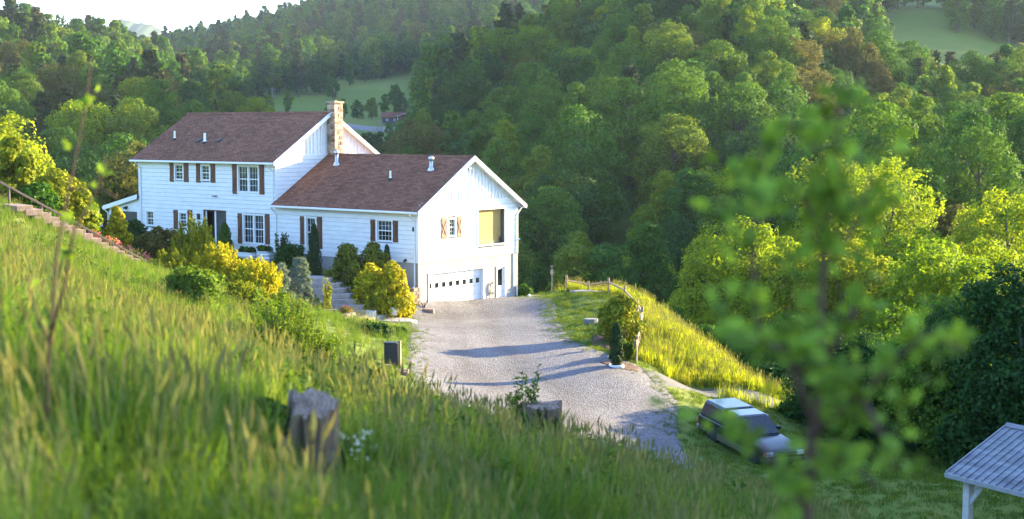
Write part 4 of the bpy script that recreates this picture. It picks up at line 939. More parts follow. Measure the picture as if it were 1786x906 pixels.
def scatter(name, pts, rot, scl, idx, protos, kind='stuff', label=None, cat=None, parent=None):
    """one object whose points carry copies of the given meshes (uncountable growth only)"""
    pts = np.asarray(pts, np.float32); me = bpy.data.meshes.new(name); me.vertices.add(len(pts)); me.vertices.foreach_set('co', pts.ravel())
    for nm, tp, arr in (('turn', 'FLOAT_VECTOR', np.asarray(rot, np.float32)), ('size', 'FLOAT', np.asarray(scl, np.float32)), ('pick', 'INT', np.asarray(idx, np.int32))):
        a = me.attributes.new(nm, tp, 'POINT'); a.data.foreach_set('vector' if tp == 'FLOAT_VECTOR' else 'value', arr.ravel())
    col = bpy.data.collections.new(name + '_kinds')
    for i, p in enumerate(protos):
        col.objects.link(bpy.data.objects.new('%s_%03d' % (name, i), p))
    o = link_mesh(name, me, parent); g = bpy.data.node_groups.new(name, 'GeometryNodeTree')
    g.interface.new_socket('Geometry', in_out='INPUT', socket_type='NodeSocketGeometry'); g.interface.new_socket('Geometry', in_out='OUTPUT', socket_type='NodeSocketGeometry')
    gi, go = g.nodes.new('NodeGroupInput'), g.nodes.new('NodeGroupOutput'); ip = g.nodes.new('GeometryNodeInstanceOnPoints'); ci = g.nodes.new('GeometryNodeCollectionInfo')
    ci.inputs['Collection'].default_value = col; ci.inputs['Separate Children'].default_value = True; ci.inputs['Reset Children'].default_value = True
    def attr(nm, tp):
        n_ = g.nodes.new('GeometryNodeInputNamedAttribute'); n_.data_type = tp; n_.inputs[0].default_value = nm; return n_.outputs[0]
    ip.inputs['Pick Instance'].default_value = True
    l = g.links.new; l(gi.outputs[0], ip.inputs['Points']); l(ci.outputs[0], ip.inputs['Instance']); l(attr('pick', 'INT'), ip.inputs['Instance Index'])
    l(attr('turn', 'FLOAT_VECTOR'), ip.inputs['Rotation']); l(attr('size', 'FLOAT'), ip.inputs['Scale']); l(ip.outputs[0], go.inputs[0])
    m = o.modifiers.new('scatter', 'NODES'); m.node_group = g
    return tag(o, label, cat, kind=kind)
def joined(a, b, name):
    """one mesh out of trunk and crown, for the far wood"""
    bm = bmesh.new(); bm.from_mesh(a); n0 = len(bm.faces); bm.from_mesh(b); bm.faces.ensure_lookup_table()
    for f in bm.faces[n0:]: f.material_index = 1
    me = bpy.data.meshes.new(name); bm.to_mesh(me); bm.free(); me.materials.append(a.materials[0]); me.materials.append(b.materials[0]); return me
def far_wood():
    rng = np.random.default_rng(31); X = np.column_stack([FP_[FARI], FZ[FARI]]); h = FH[FARI]
    mid = np.column_stack([X])[:, 1] < 430
    ms = [joined(a, b, 'wood') for a, b in FARP]
    idx = rng.choice(6, len(X), p=[0.30, 0.24, 0.18, 0.13, 0.04, 0.11])
    sp = np.array(FARS); idx = np.where(sp == 'pine', 5, idx)
    scatter('far_wood', X, np.column_stack([np.zeros(len(X)), np.zeros(len(X)), rng.uniform(0, 6.28, len(X))]), h / 14.5 * rng.uniform(1.0, 1.3, len(X)), idx, ms,
            label='far forest of mixed green trees on the valley hills', cat='forest')
far_wood()
# ---------------------------------------------------------------- single trees round the yard
def hero(name, seed, px, py_top, y, h, rx, shape, mat, label, n=24000, size=0.26, base=0.1, nl=34, group=None, drop=0.3, lobe=(0.2, 0.34), bark='bark'):
    x = (px - CX) / FPX * y; zt = at(px, py_top, y).z; g = H(x, y)
    hh = zt - g + drop
    tk, cr = broadleaf(seed, hh, rx, base, shape, nl, n, size, mat, bark, lobe)
    r = empty(name, (x, y, g - 0.1), seed * 1.3); tag(r, label, 'tree', group); link_mesh('trunk', tk, r); link_mesh('crown', cr, r); return r
TREES = [
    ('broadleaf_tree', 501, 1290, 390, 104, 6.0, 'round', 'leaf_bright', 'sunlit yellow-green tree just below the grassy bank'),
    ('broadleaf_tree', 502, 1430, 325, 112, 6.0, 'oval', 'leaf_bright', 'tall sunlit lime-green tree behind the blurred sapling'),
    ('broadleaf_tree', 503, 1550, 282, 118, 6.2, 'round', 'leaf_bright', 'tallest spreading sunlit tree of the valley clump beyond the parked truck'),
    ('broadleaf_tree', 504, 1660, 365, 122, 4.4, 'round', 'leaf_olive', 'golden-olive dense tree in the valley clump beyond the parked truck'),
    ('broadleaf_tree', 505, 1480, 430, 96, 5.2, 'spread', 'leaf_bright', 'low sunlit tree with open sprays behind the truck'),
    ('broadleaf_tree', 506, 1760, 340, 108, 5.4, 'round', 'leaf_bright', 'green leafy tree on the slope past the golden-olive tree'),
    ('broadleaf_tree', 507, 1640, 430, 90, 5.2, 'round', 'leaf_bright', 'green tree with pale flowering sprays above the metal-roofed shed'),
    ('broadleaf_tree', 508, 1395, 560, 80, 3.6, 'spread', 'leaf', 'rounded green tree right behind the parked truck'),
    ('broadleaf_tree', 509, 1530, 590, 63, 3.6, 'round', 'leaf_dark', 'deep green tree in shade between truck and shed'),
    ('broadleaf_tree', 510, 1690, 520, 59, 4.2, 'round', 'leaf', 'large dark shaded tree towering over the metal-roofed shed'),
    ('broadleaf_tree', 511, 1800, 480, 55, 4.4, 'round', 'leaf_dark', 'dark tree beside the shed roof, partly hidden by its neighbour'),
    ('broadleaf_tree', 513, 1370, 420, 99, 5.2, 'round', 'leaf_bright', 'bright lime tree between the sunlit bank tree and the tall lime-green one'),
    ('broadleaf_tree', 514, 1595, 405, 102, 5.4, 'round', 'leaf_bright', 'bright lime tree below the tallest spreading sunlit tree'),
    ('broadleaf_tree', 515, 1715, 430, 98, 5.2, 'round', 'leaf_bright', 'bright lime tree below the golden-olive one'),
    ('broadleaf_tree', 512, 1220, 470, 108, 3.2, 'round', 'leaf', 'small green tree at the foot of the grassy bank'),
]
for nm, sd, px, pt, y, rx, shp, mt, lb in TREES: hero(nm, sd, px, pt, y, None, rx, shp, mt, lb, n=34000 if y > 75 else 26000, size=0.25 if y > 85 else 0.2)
def bushes_valley():
    rng = np.random.default_rng(41)
    for i, (px, pt, y, rx, mt, lb) in enumerate([
            (1170, 540, 92, 1.7, 'leaf', 'small bright bush showing above the grassy bank edge'), (1235, 575, 84, 1.8, 'leaf', 'green bush behind the lower end of the grassy bank'),
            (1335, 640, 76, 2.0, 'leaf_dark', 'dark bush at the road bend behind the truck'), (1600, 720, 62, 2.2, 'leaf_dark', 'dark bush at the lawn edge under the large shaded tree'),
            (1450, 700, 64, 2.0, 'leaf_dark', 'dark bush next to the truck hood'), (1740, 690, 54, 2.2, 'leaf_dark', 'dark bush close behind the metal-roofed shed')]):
        hero('bush', 540 + i, px, pt, y, None, rx, 'round', mt, lb, n=9000, size=0.2, base=0.02, nl=16, lobe=(0.3, 0.5))['category'] = 'bush'
bushes_valley()
# unseen trees, added outside the view to throw the evening shade over the near slope, lawn and truck
for i, (x, y, h) in enumerate([(27, 12, 17), (33, 14, 19), (27, 21, 17), (33, 24, 19), (28, 30, 17), (35, 33, 19), (29, 39, 17), (36, 42, 19), (31, 48, 17), (38, 51, 19), (33, 57, 16), (40, 60, 17), (37, 68, 13), (30.5, 66, 13), (31, 61, 14), (44, 40, 20), (23, 18.5, 18), (23.5, 14, 19)]):
    p = PROTO[[0, 2, 4, 1][i % 4]]; place_tree(p[0], p[1], (x, y, H(x, y)), i * 1.7, h / p[2] * 1.0, 'unseen tree added right of the view to shade the slope and drive', 'unseen shade trees right of the view', 'broadleaf_tree')
# ---------------------------------------------------------------- garden plants
def foliage_mesh(style, seed, r, h, n, size, mat):
    rng = np.random.default_rng(seed); mb = MB()
    if style == 'mound':
        return broadleaf(seed, h, r, 0.0, 'round', 16, n, size, mat, 'bark', (0.34, 0.52), 0.012)
    if style == 'open':
        return broadleaf(seed, h, r, 0.12, 'oval', 14, n, size, mat, 'bark', (0.22, 0.4), 0.012)
    if style == 'plume':
        return broadleaf(seed, h, r * 1.12, 0.0, 'spire', 26, n, size, mat, 'bark', (0.26, 0.42), 0.012)
    if style in ('column', 'plume'):
        t = rng.random(n) ** (1.15 if style == 'column' else 1.5); an = rng.uniform(0, 2 * math.pi, n)
        if style == 'column': e = np.minimum(1, (t + 0.08) * 4) * (1 - t) ** 0.45
        else:
            e = (1 - t) ** 0.85 * (1 + 0.25 * np.sin(an * 3 + seed) * (1 - t)) + 0.05
        e = e * (1 + 0.18 * np.sin(an * 5 + t * 14 + seed) + 0.12 * np.sin(an * 9 - t * 23)) * np.where(rng.random(n) < 0.2, rng.uniform(0.3, 0.9, n), rng.uniform(0.86, 1.08, n))
        C = np.stack([np.cos(an) * e * r, np.sin(an) * e * r, 0.04 * h + t * h * 0.97], 1)
        if style == 'plume': C[:, 0] += 0.10 * r * np.sin(C[:, 2] * 3 + seed); C[:, 2] += rng.normal(0, 0.03, n)
        out = np.stack([np.cos(an), np.sin(an), np.full(n, 0.35)], 1); up = np.stack([np.cos(an) * .6, np.sin(an) * .6, np.full(n, 1.1)], 1)
        V, F = cards(C, out + rng.normal(size=(n, 3)) * 0.6, size * rng.uniform(.6, 1.3, n), rng, 0.42, 0.1, up)
        limb(mb, (0, 0, -0.2), (0, 0, h * 0.9), 0.03 + 0.01 * h, 0.008, rng, 4, 0.01, 6)
    elif style == 'shoots':
        K = max(24, int(n / 90)); Cs, Us = [], []
        for k in range(K):
            an = rng.uniform(0, 6.28); q = math.sqrt(rng.random()); b = np.array([math.cos(an) * q * r * .5, math.sin(an) * q * r * .5, 0])
            tip = np.array([math.cos(an) * q * r, math.sin(an) * q * r, h * (1 - 0.45 * q * q) * rng.uniform(.72, 1.06)])
            if k % 3 == 0: limb(mb, tuple(b), tuple(tip), .018, .004, rng, 3, .03, 4)
            m_ = n // K; s = rng.uniform(0.15, 1.0, m_) ** 0.8; P = b * (1 - s[:, None]) + tip * s[:, None]; spread = 0.16 * r * (1.1 - s[:, None])
            Cs.append(P + rng.normal(size=(m_, 3)) * spread); Us.append(np.tile((tip - b) / np.linalg.norm(tip - b), (m_, 1)) + rng.normal(size=(m_, 3)) * .35)
        C = np.concatenate(Cs); V, F = cards(C, rng.normal(size=C.shape) + [0, 0, .2], size * rng.uniform(.6, 1.3, len(C)), rng, 0.36, 0.08, np.concatenate(Us))
        limb(mb, (0, 0, -0.2), (0, 0, h * .4), .05, .02, rng, 3, .02, 6)
    elif style == 'tufts':   # pine-like tufts of needles at shoot ends
        K = max(20, n // 40); Cs, Us = [], []
        for k in range(K):
            an = rng.uniform(0, 6.28); t = rng.random() ** 0.8; q = r * (1 - t * 0.75) * rng.uniform(.5, 1.05)
            e = np.array([math.cos(an) * q, math.sin(an) * q, h * (0.1 + 0.88 * t)]); limb(mb, (0, 0, max(0, e[2] - 0.3 * q - .1)), tuple(e), .015, .005, rng, 2, .03, 4)
            m_ = n // K; d = unit(rng, m_) + np.array([math.cos(an) * .5, math.sin(an) * .5, .8]); d /= np.linalg.norm(d, axis=1, keepdims=True)
            Cs.append(e + d * size * .5); Us.append(d)
        C = np.concatenate(Cs); V, F = cards(C, rng.normal(size=C.shape), size * rng.uniform(.7, 1.2, len(C)), rng, 0.16, 0.02, np.concatenate(Us))
        limb(mb, (0, 0, -0.2), (0, 0, h * .95), .04, .008, rng, 4, .01, 6)
    elif style == 'stems':   # leafy upright stems
        K = max(5, n // 110); Cs, Us = [], []
        for k in range(K):
            an = rng.uniform(0, 6.28); q = r * math.sqrt(rng.random()); tip = np.array([math.cos(an) * q, math.sin(an) * q, h * rng.uniform(.6, 1.0)])
            limb(mb, (tip[0] * .3, tip[1] * .3, -.05), tuple(tip), .012, .004, rng, 4, .02, 4)
            m_ = n // K; s = rng.uniform(.2, 1, m_); P = np.array([tip[0] * .3, tip[1] * .3, 0]) * (1 - s[:, None]) + tip * s[:, None]
            d = unit(rng, m_); Cs.append(P + d * size * .7); Us.append(d + [0, 0, .3])
        C = np.concatenate(Cs); V, F = cards(C, rng.normal(size=C.shape) * .6 + [0, 0, .8], size * rng.uniform(.6, 1.3, len(C)), rng, 0.5, 0.12, np.concatenate(Us))
    return mb.mesh('stem', M['bark'], True), np_mesh('foliage', V, F, M[mat])
def plant(name, label, cat, x, y, r, h, style, mat, n, size, seed, z=None, group=None, flower=None, nf=0, fsize=0.1):
    z = H(x, y) - 0.03 if z is None else z
    e = empty(name, (x, y, z)); tag(e, label, cat, group); a, b = foliage_mesh(style, seed, r, h, n, size, mat)
    link_mesh('stem', a, e); link_mesh('foliage', b, e)
    if flower:
        rng = np.random.default_rng(seed + 7); d = unit(rng, nf); d[:, 2] = np.abs(d[:, 2]); C = d * np.array([r, r, h * .52]) * rng.uniform(.85, 1.08, (nf, 1)) + [0, 0, h * .48]
        C = np.repeat(C, 4, 0) + rng.normal(size=(nf * 4, 3)) * fsize * .45; V, F = cards(C, np.repeat(d, 4, 0) + rng.normal(size=(nf * 4, 3)) * .6, fsize * rng.uniform(.7, 1.2, nf * 4), rng, 0.85, .15)
        link_mesh('blossom', np_mesh('blossom', V, F, M[flower]), e)
    return e
def pplant(name, label, cat, px, pt, pb, y, wpx, style, mat, n, size, seed, **kw):
    """a plant whose top and foot are known from the photograph at depth y"""
    x = (px - CX) / FPX * y; t, b = at(px, pt, y).z, at(px, pb, y).z; g = H(x, y); b = min(b, max(g, b - .6)) if abs(b - g) < .6 else g
    return plant(name, label, cat, x, y, wpx / 2 * y / FPX, t - g + 0.03, style, mat, n, size, seed, z=g - .03, **kw)
PL = [
    ('columnar_evergreen', 'narrow dark green columnar evergreen in front of the tall shuttered window', 'evergreen', 547, 392, 478, 82.3, 25, 'column', 'evergreen', 5200, .13, 1),
    ('columnar_evergreen', 'slim dark columnar evergreen near the house corner behind the golden cypress', 'evergreen', 674, 428, 500, 80.2, 19, 'column', 'evergreen', 3600, .12, 2),
    ('upright_evergreen', 'upright light green leafy evergreen beside the patio door', 'evergreen', 391, 390, 442, 88.6, 26, 'column', 'leaf', 2600, .16, 3),
    ('cypress_shrub', 'green-gold bushy cypress under the wing window, the widest one by the mulch', 'shrub', 605, 424, 503, 79.4, 92, 'plume', 'goldgreen_dim', 9000, .17, 4),
    ('cypress_shrub', 'green-gold cypress with a pointed top between the two golden ones and the wall', 'shrub', 650, 424, 500, 79.9, 76, 'plume', 'goldgreen_dim', 8000, .17, 5),
    ('golden_cypress', 'bright golden cypress with a bent tip above the white urn', 'shrub', 646, 462, 545, 77.4, 86, 'plume', 'gold', 8500, .16, 6),
    ('golden_cypress', 'full conical golden cypress above the plain white pot, beside the block wall', 'shrub', 683, 458, 552, 77.0, 88, 'plume', 'gold', 9500, .16, 7),
    ('young_tree', 'slender young golden-green tree staked in the mulch bed by the stone steps', 'tree', 567, 482, 556, 72.8, 22, 'stems', 'goldgreen', 900, .13, 8),
    ('dark_shrub', 'dark leafy shrub between the metal troughs and the tall window', 'shrub', 505, 425, 465, 84.2, 56, 'mound', 'leaf_dark', 5200, .15, 9),
    ('rose_bush', 'tall loose leafy rose shoots right of the oval trough', 'shrub', 487, 404, 460, 85.0, 28, 'stems', 'leaf_dark', 1300, .15, 10),
    ('blue_pine', 'pale blue-green dwarf pine at the top of the stone steps', 'pine', 520, 452, 540, 72.0, 62, 'tufts', 'bluegreen', 4800, .26, 11),
    ('blue_pine', 'small pale pine mixed with yellow sprays beside the golden broom', 'pine', 487, 462, 540, 70.0, 48, 'tufts', 'bluegreen', 3000, .24, 12),
    ('golden_shrub', 'tall spiky golden shrub hiding the small shuttered window', 'shrub', 338, 376, 480, 74.5, 92, 'shoots', 'goldgreen', 12000, .2, 13),
    ('golden_shrub', 'broad golden broom-like shrub in front of the patio door', 'shrub', 378, 424, 520, 69.5, 110, 'shoots', 'gold', 13000, .19, 14),
    ('golden_shrub', 'rounded golden shrub above the lime sapling on the slope', 'shrub', 446, 444, 540, 66.0, 92, 'shoots', 'gold', 11000, .18, 15),
    ('brown_bush', 'brownish olive bush behind the lower end of the handrail', 'bush', 278, 398, 480, 76.0, 78, 'mound', 'leaf_olive', 9000, .17, 16),
    ('golden_shrub', 'orange-gold shrub beside the white porch', 'shrub', 203, 362, 450, 77.5, 52, 'plume', 'gold', 6000, .17, 17),
    ('dark_shrub', 'dark green shrub against the porch screen', 'shrub', 236, 385, 450, 82.0, 52, 'mound', 'leaf_dark', 6000, .17, 18),
    ('leafy_bush', 'leafy light green bush beside the folded parasol', 'bush', 152, 345, 420, 75.0, 44, 'mound', 'leaf_bright', 4500, .18, 19),
    ('yellow_tree', 'loose orange-yellow tree at the top of the garden stairs', 'tree', 22, 238, 360, 71.0, 92, 'open', 'goldgreen', 7000, .26, 20),
    ('yellow_bush', 'olive-yellow rounded bush behind the handrail', 'bush', 98, 298, 400, 74.0, 110, 'mound', 'goldgreen', 10000, .2, 21),
    ('dark_shrub', 'dark bush between the yellow tree and the handrail top', 'bush', 60, 318, 400, 71.0, 70, 'mound', 'leaf', 6000, .2, 22),
    ('yard_bush', 'round golden-green bush by the split-rail fence', 'bush', 1084, 514, 602, 70.5, 72, 'mound', 'goldgreen', 8000, .17, 23),
    ('arborvitae', 'dark pointed arborvitae in a white ring by the fence end', 'evergreen', 1077, 564, 640, 63.6, 25, 'column', 'evergreen', 4200, .12, 24),
    ('ornamental_grass', 'low bright green grass clump behind the arborvitae', 'grass clump', 1096, 590, 632, 65.4, 30, 'shoots', 'lawn', 1800, .2, 25),
    ('pink_shrub', 'small dry pinkish shrub between the arborvitae and the fence', 'shrub', 1092, 574, 612, 67.6, 18, 'tufts', 'leaf_olive', 900, .13, 26),
    ('doorside_shrub', 'small green shrub beside the corner past the side door', 'shrub', 915, 496, 516, 87.4, 24, 'mound', 'leaf', 2200, .13, 27),
    ('ivy_mound', 'dark leafy groundcover mound above the utility box', 'shrub', 640, 572, 640, 65.5, 76, 'mound', 'leaf_dark', 6500, .15, 28),
    ('ivy_mound', 'low green mound under the beige edging blocks', 'shrub', 600, 590, 640, 67.0, 50, 'mound', 'leaf', 4500, .15, 29),
    ('ivy_mound', 'shaded leafy mound between the utility box and the stone landing', 'shrub', 690, 572, 625, 67.5, 34, 'mound', 'leaf_dark', 3500, .14, 30),
    ('lime_sapling', 'feathery lime-green sapling on the grass slope below the golden shrubs', 'sapling', 500, 522, 690, 31.0, 120, 'stems', 'weedbright', 5200, .085, 31),
    ('lime_sapling', 'low lime-green leafy shoots beside the feathery sapling', 'sapling', 425, 545, 640, 38.0, 90, 'stems', 'weedbright', 2600, .1, 32),
    ('lime_sapling', 'bushy lime-green growth at the slope edge below the rounded golden shrub', 'sapling', 470, 500, 620, 44.0, 90, 'stems', 'weedbright', 3600, .11, 34),
    ('green_bush', 'dense green bush on the slope below the foot of the handrail', 'bush', 330, 470, 560, 52.0, 110, 'mound', 'weedbright', 6500, .15, 35),
    ('golden_shrub', 'loose yellow-green shrub between the broad golden broom and the slope grass', 'shrub', 420, 490, 580, 60.0, 90, 'shoots', 'goldgreen', 7000, .17, 36),
    ('golden_shrub', 'yellow-green feathery shrub beside the small pale pine', 'shrub', 492, 505, 600, 58.0, 84, 'shoots', 'goldgreen', 6500, .16, 37),
    ('golden_shrub', 'low golden shrub right of the azaleas at the foot of the handrail', 'shrub', 292, 432, 520, 68.0, 70, 'shoots', 'goldgreen', 6000, .17, 38),
    ('yellow_weed', 'yellow-green weedy clump on the slope edge above the driveway', 'weeds', 560, 565, 660, 45.0, 70, 'stems', 'weedbright', 2600, .12, 33),
]
M['goldgreen_dim'] = leafmat('green_gold_cypress', [(0, (0.12, 0.145, 0.016)), (1, (0.16, 0.175, 0.018))], 0.25, island=0.45)
M['weedbright'] = leafmat('lime_leaves', [(0, (0.10, 0.18, 0.02)), (1, (0.14, 0.21, 0.024))], 0.45, island=0.4)
for row in PL: pplant(*row[:13])
for i, (px, pt, pb, y, wd, lb) in enumerate([(20, 375, 405, 67.6, 28, 'pink azalea at the head of the garden stairs'), (120, 398, 425, 69.8, 28, 'pink azalea under the third handrail post'), (160, 405, 435, 70.5, 28, 'pink azalea beside the middle stair treads'),
                                             (190, 415, 450, 71.0, 36, 'wide pink azalea under the middle of the handrail'), (218, 430, 462, 71.6, 30, 'salmon azalea near the foot of the handrail'), (245, 444, 478, 72.3, 32, 'orange-pink azalea at the last handrail posts')]):
    pplant('azalea', lb, 'azalea', px, pt, pb, y, wd, 'mound', 'leaf', 1500, .12, 60 + i, flower='pinkflower', nf=90, fsize=.11)
# ---------------------------------------------------------------- stairs, rail, steps, walls
def garden_stairs():
    P0, P1 = at(0, 318, 66), at(292, 476, 72); top = []
    hr = empty('handrail', (P1.x, P1.y, H(P1.x, P1.y))); tag(hr, 'dark wooden handrail on posts along the garden stairs', 'handrail'); inv = Vector(hr.location)
    d = (P1 - P0).normalized(); side = Vector((d.y, -d.x, 0)).normalized(); up = side.cross(d)
    P00 = P0 - d * 2.2
    mb = MB(); q = []
    for p in (P00, P1):
        for a, b in ((-1, -1), (1, -1), (1, 1), (-1, 1)): q.append(tuple(p - inv + side * .06 * a + up * .05 * b))
    mb.hexa(q); mb.build('rail', M['rail'], hr, bevel=.01)
    for px in (15, 72, 117, 158, 197, 229, 262):
        lo, hi = 0.0, 1.0
        for _ in range(30):
            m_ = (lo + hi) / 2; p = P0.lerp(P1, m_)
            if topx(*p)[0] < px: lo = m_
            else: hi = m_
        g = H(p.x, p.y); L = max(.5, p.z - g + .25)
        mb = MB(); mb.box(-.05, .05, -.05, .05, -L, -.03); mb.build('post', M['rail'], hr, loc=p - inv)
    st = empty('garden_stairs', (P1.x, P1.y - 1, H(P1.x, P1.y - 1))); tag(st, 'pale stone stairs with pink light in their colour, climbing the garden slope beside the handrail', 'stairs'); inv = Vector(st.location); rng = random.Random(3)
    n = 22; fwd = Vector((P1.x - P0.x, P1.y - P0.y, 0)).normalized(); lat = Vector((fwd.y, -fwd.x, 0))
    for i in range(n):
        t = i / (n - 1); c = P0.lerp(P1, t); c = c + lat * 0.95; g = H(c.x, c.y) + 0.26
        for k in range(3):
            w0 = -.75 + .75 * k + rng.uniform(-.05, .05); w1 = w0 + .74
            pts = [c + lat * w0 - fwd * .36, c + lat * w1 - fwd * .36, c + lat * w1 + fwd * (.42 + rng.uniform(0, .06)), c + lat * w0 + fwd * (.42 + rng.uniform(0, .06))]
            z0, z1_ = g - .28, g + rng.uniform(-.02, .02); mb = MB()
            mb.hexa([(p.x - inv.x, p.y - inv.y, z0 - inv.z) for p in pts] + [(p.x - inv.x, p.y - inv.y, z1_ - inv.z) for p in pts]); mb.build('step', M['pinklit_stone'], st, bevel=.025)
garden_stairs()
def blob_sheet(name, cx_, cy_, rx, ry, rot, mat, lift=.04, n=40, wob=.12, seed=0):
    rng = np.random.default_rng(seed); ph = rng.uniform(0, 6.28, 4); V = []; F = []
    rings = 8
    for j in range(rings + 1):
        for i in range(n):
            a = 2 * math.pi * i / n; k = (1 + wob * math.sin(3 * a + ph[0]) + wob * .6 * math.sin(5 * a + ph[1])) * j / rings
            u, v = math.cos(a) * rx * k, math.sin(a) * ry * k; V.append((cx_ + u * math.cos(rot) - v * math.sin(rot), cy_ + u * math.sin(rot) + v * math.cos(rot)))
    V = np.array(V); z = Hs(V[:, 0], V[:, 1]) + lift; z[-n:] -= lift * 1.8
    F = [(j * n + i, j * n + (i + 1) % n, (j + 1) * n + (i + 1) % n, (j + 1) * n + i) for j in range(rings) for i in range(n)]
    return tag(link_mesh(name, np_mesh(name, np.column_stack([V, z]), F, mat, True)), kind='structure')
q = hw(-4.5, -1.9); blob_sheet('mulch_bed', q.x, q.y, 4.4, 1.75, HROT, M['mulch'], .05, seed=1)
q = hw(-8.8, -2.4); blob_sheet('mulch_bed', q.x, q.y, 2.6, 2.0, HROT, M['mulch'], .07, seed=2)
p_ = hit(585, 563, 60); blob_sheet('mulch_bed', -9.2, 73.6, 1.9, 1.5, -.4, M['mulch'], .07, seed=3)
blob_sheet('mulch_bed', 5.0, 64.0, .95, .8, 0, M['mulch'], .05, seed=5); blob_sheet('mulch_bed', 5.1, 69.8, 1.3, 2.6, .1, M['mulch'], .05, seed=6)
blob_sheet('gravel_path', 1.9, 89.2, .9, 2.2, .6, M['gravel'], .045, seed=7)
def garden_steps():
    st = empty('garden_steps', (-7.6, 76.2, .3)); tag(st, 'broad grey stone steps rising through the mulch bed towards the house', 'steps'); o = Vector(st.location); rng = random.Random(8)
    n = 8
    for i in range(n):
        t = i / (n - 1); c = Vector((-8.1 - 2.9 * t, 76.0 + 2.9 * t, 0)); z = .34 + 1.75 * t; a = R(-22 + 10 * t); L, D = 1.15 - .1 * t, .42
        u = Vector((math.cos(a), math.sin(a), 0)); v = Vector((-u.y, u.x, 0)); mb = MB(); ring = []
        for k in range(9):
            s = -1 + k / 4; ring.append((c + u * L * s - v * (D + .14 * (1 - s * s)) - o))
        ring += [c + u * L - o + v * (D + .3), c - u * L - o + v * (D + .3)]
        m_ = len(ring); vv = [(p.x, p.y, z - .26 - o.z) for p in ring] + [(p.x, p.y, z - o.z) for p in ring]
        mb.add(vv, [tuple(range(m_))[::-1], tuple(range(m_, 2 * m_))] + [(k, (k + 1) % m_, m_ + (k + 1) % m_, m_ + k) for k in range(m_)])
        mb.build('step', M['step'], st, bevel=.03)
garden_steps()
def stone_slab(name, label, c, rx, ry, h, mat, rot=0, cat='slab', seed=0, n=14, group=None, lift=0):
    rng = random.Random(seed); ring = [(rx * math.cos(6.283 * k / n) * rng.uniform(.88, 1.08), ry * math.sin(6.283 * k / n) * rng.uniform(.88, 1.08)) for k in range(n)]
    mb = MB(); mb.prism(ring, -.15, h, 2); o = mb.build(name, mat, None, bevel=.03, loc=(c[0], c[1], H(c[0], c[1]) + lift)); o.rotation_euler[2] = rot
    return tag(o, label, cat, group)
stone_slab('landing_slab', 'rounded flat stone landing at the foot of the garden steps', (-6.35, 75.6), 1.5, .8, .16, M['step'], -.5, 'stone', 4)
def block_wall(name, label, pts, top, base, course, mat, cat='wall', L=.38, D=.28, seed=0):
    """retaining wall of single blocks along a polyline; top(t) is its height"""
    rng = random.Random(seed); P = [Vector((p[0], p[1])) for p in pts]; seg = [(P[i + 1] - P[i]).length for i in range(len(P) - 1)]; tot = sum(seg)
    e = empty(name, (P[0].x, P[0].y, H(P[0].x, P[0].y))); tag(e, label, cat); o = Vector(e.location)
    def pos(s):
        s = max(0, min(tot, s))
        for i, L_ in enumerate(seg):
            if s <= L_ or i == len(seg) - 1: return P[i] + (P[i + 1] - P[i]) * (s / L_), (P[i + 1] - P[i]).normalized()
            s -= L_
    zb = base; k = 0
    while zb < max(top(i / 20) for i in range(21)) - .02:
        s = -(L / 2 if k % 2 else 0)
        while s < tot:
            m_ = min(max(s + L / 2, 0), tot); c, d = pos(m_)
            if zb + course * .6 <= top(m_ / tot):
                a0, a1 = max(s, 0) - m_ + .008, min(s + L, tot) - m_ - .008
                if a1 - a0 > .06:
                    mb = MB(); j = rng.uniform(-.012, .012); mb.box(a0, a1, -D / 2 + j, D / 2 + j, 0.006, course - .004)
                    b = mb.build('block', mat, e, bevel=.014, loc=(c.x - o.x, c.y - o.y, zb - o.z)); b.rotation_euler[2] = math.atan2(d.y, d.x)
            s += L
        zb += course; k += 1
    return e
q0, q1, q2 = hw(0.12, -0.12), hw(0.16, -2.4), hw(-1.0, -3.9)
block_wall('retaining_wall', 'stepped tan block retaining wall at the garage corner', [q0, q1, q2], lambda t: 1.42 - 1.15 * round(t * 5) / 5, -.12, .19, M['block'], seed=1)
EDGE = [(-10.6, 71.6), (-9.6, 71.3), (-8.6, 71.9), (-7.9, 73.2), (-7.3, 74.4)]
zE = min(H(*p) for p in EDGE)
block_wall('edging_wall', 'low beige block edging curving round the mulch bed', EDGE, lambda t: H(*EDGE[min(4, int(t * 4 + .5))]) + .28, zE - .2, .15, M['block'], seed=2, L=.42)
# ---------------------------------------------------------------- pots, troughs and other garden things
def pot(label, px, pb, y, r, h, round_=True):
    x = (px - CX) / FPX * y; z = at(px, pb, y).z; e = empty('white_pot', (x, y, z)); tag(e, label, 'pot')
    mb = MB(); mb.lathe([(r * .62, 0), (r * .9, h * .25), (r, h * .62), (r * .93, h * .93), (r * 1.04, h), (r * .9, h), (r * .86, h * .86)], 20); mb.build('bowl', M['pot'], e, True)
    mb = MB(); mb.lathe([(.001, h * .84), (r * .87, h * .85)], 20, cap=False); mb.build('soil', M['mulch'], e)
    return e, x, y, z
e, x, y, z = pot('round white urn on the landing holding a thin yellow-green shrub', 645, 557, 75.4, .29, .46)
plant('potted_shrub', 'thin yellow-green shrub growing in the round white urn', 'shrub', x, y, .42, 1.25, 'stems', 'goldgreen', 700, .12, 71, z=z + .38)
e, x, y, z = pot('plain white pot against the foot of the conical golden cypress', 686, 550, 76.2, .27, .44)
plant('potted_shrub', 'small golden tuft in the plain white pot', 'shrub', x, y, .34, .6, 'mound', 'gold', 700, .1, 72, z=z + .32)
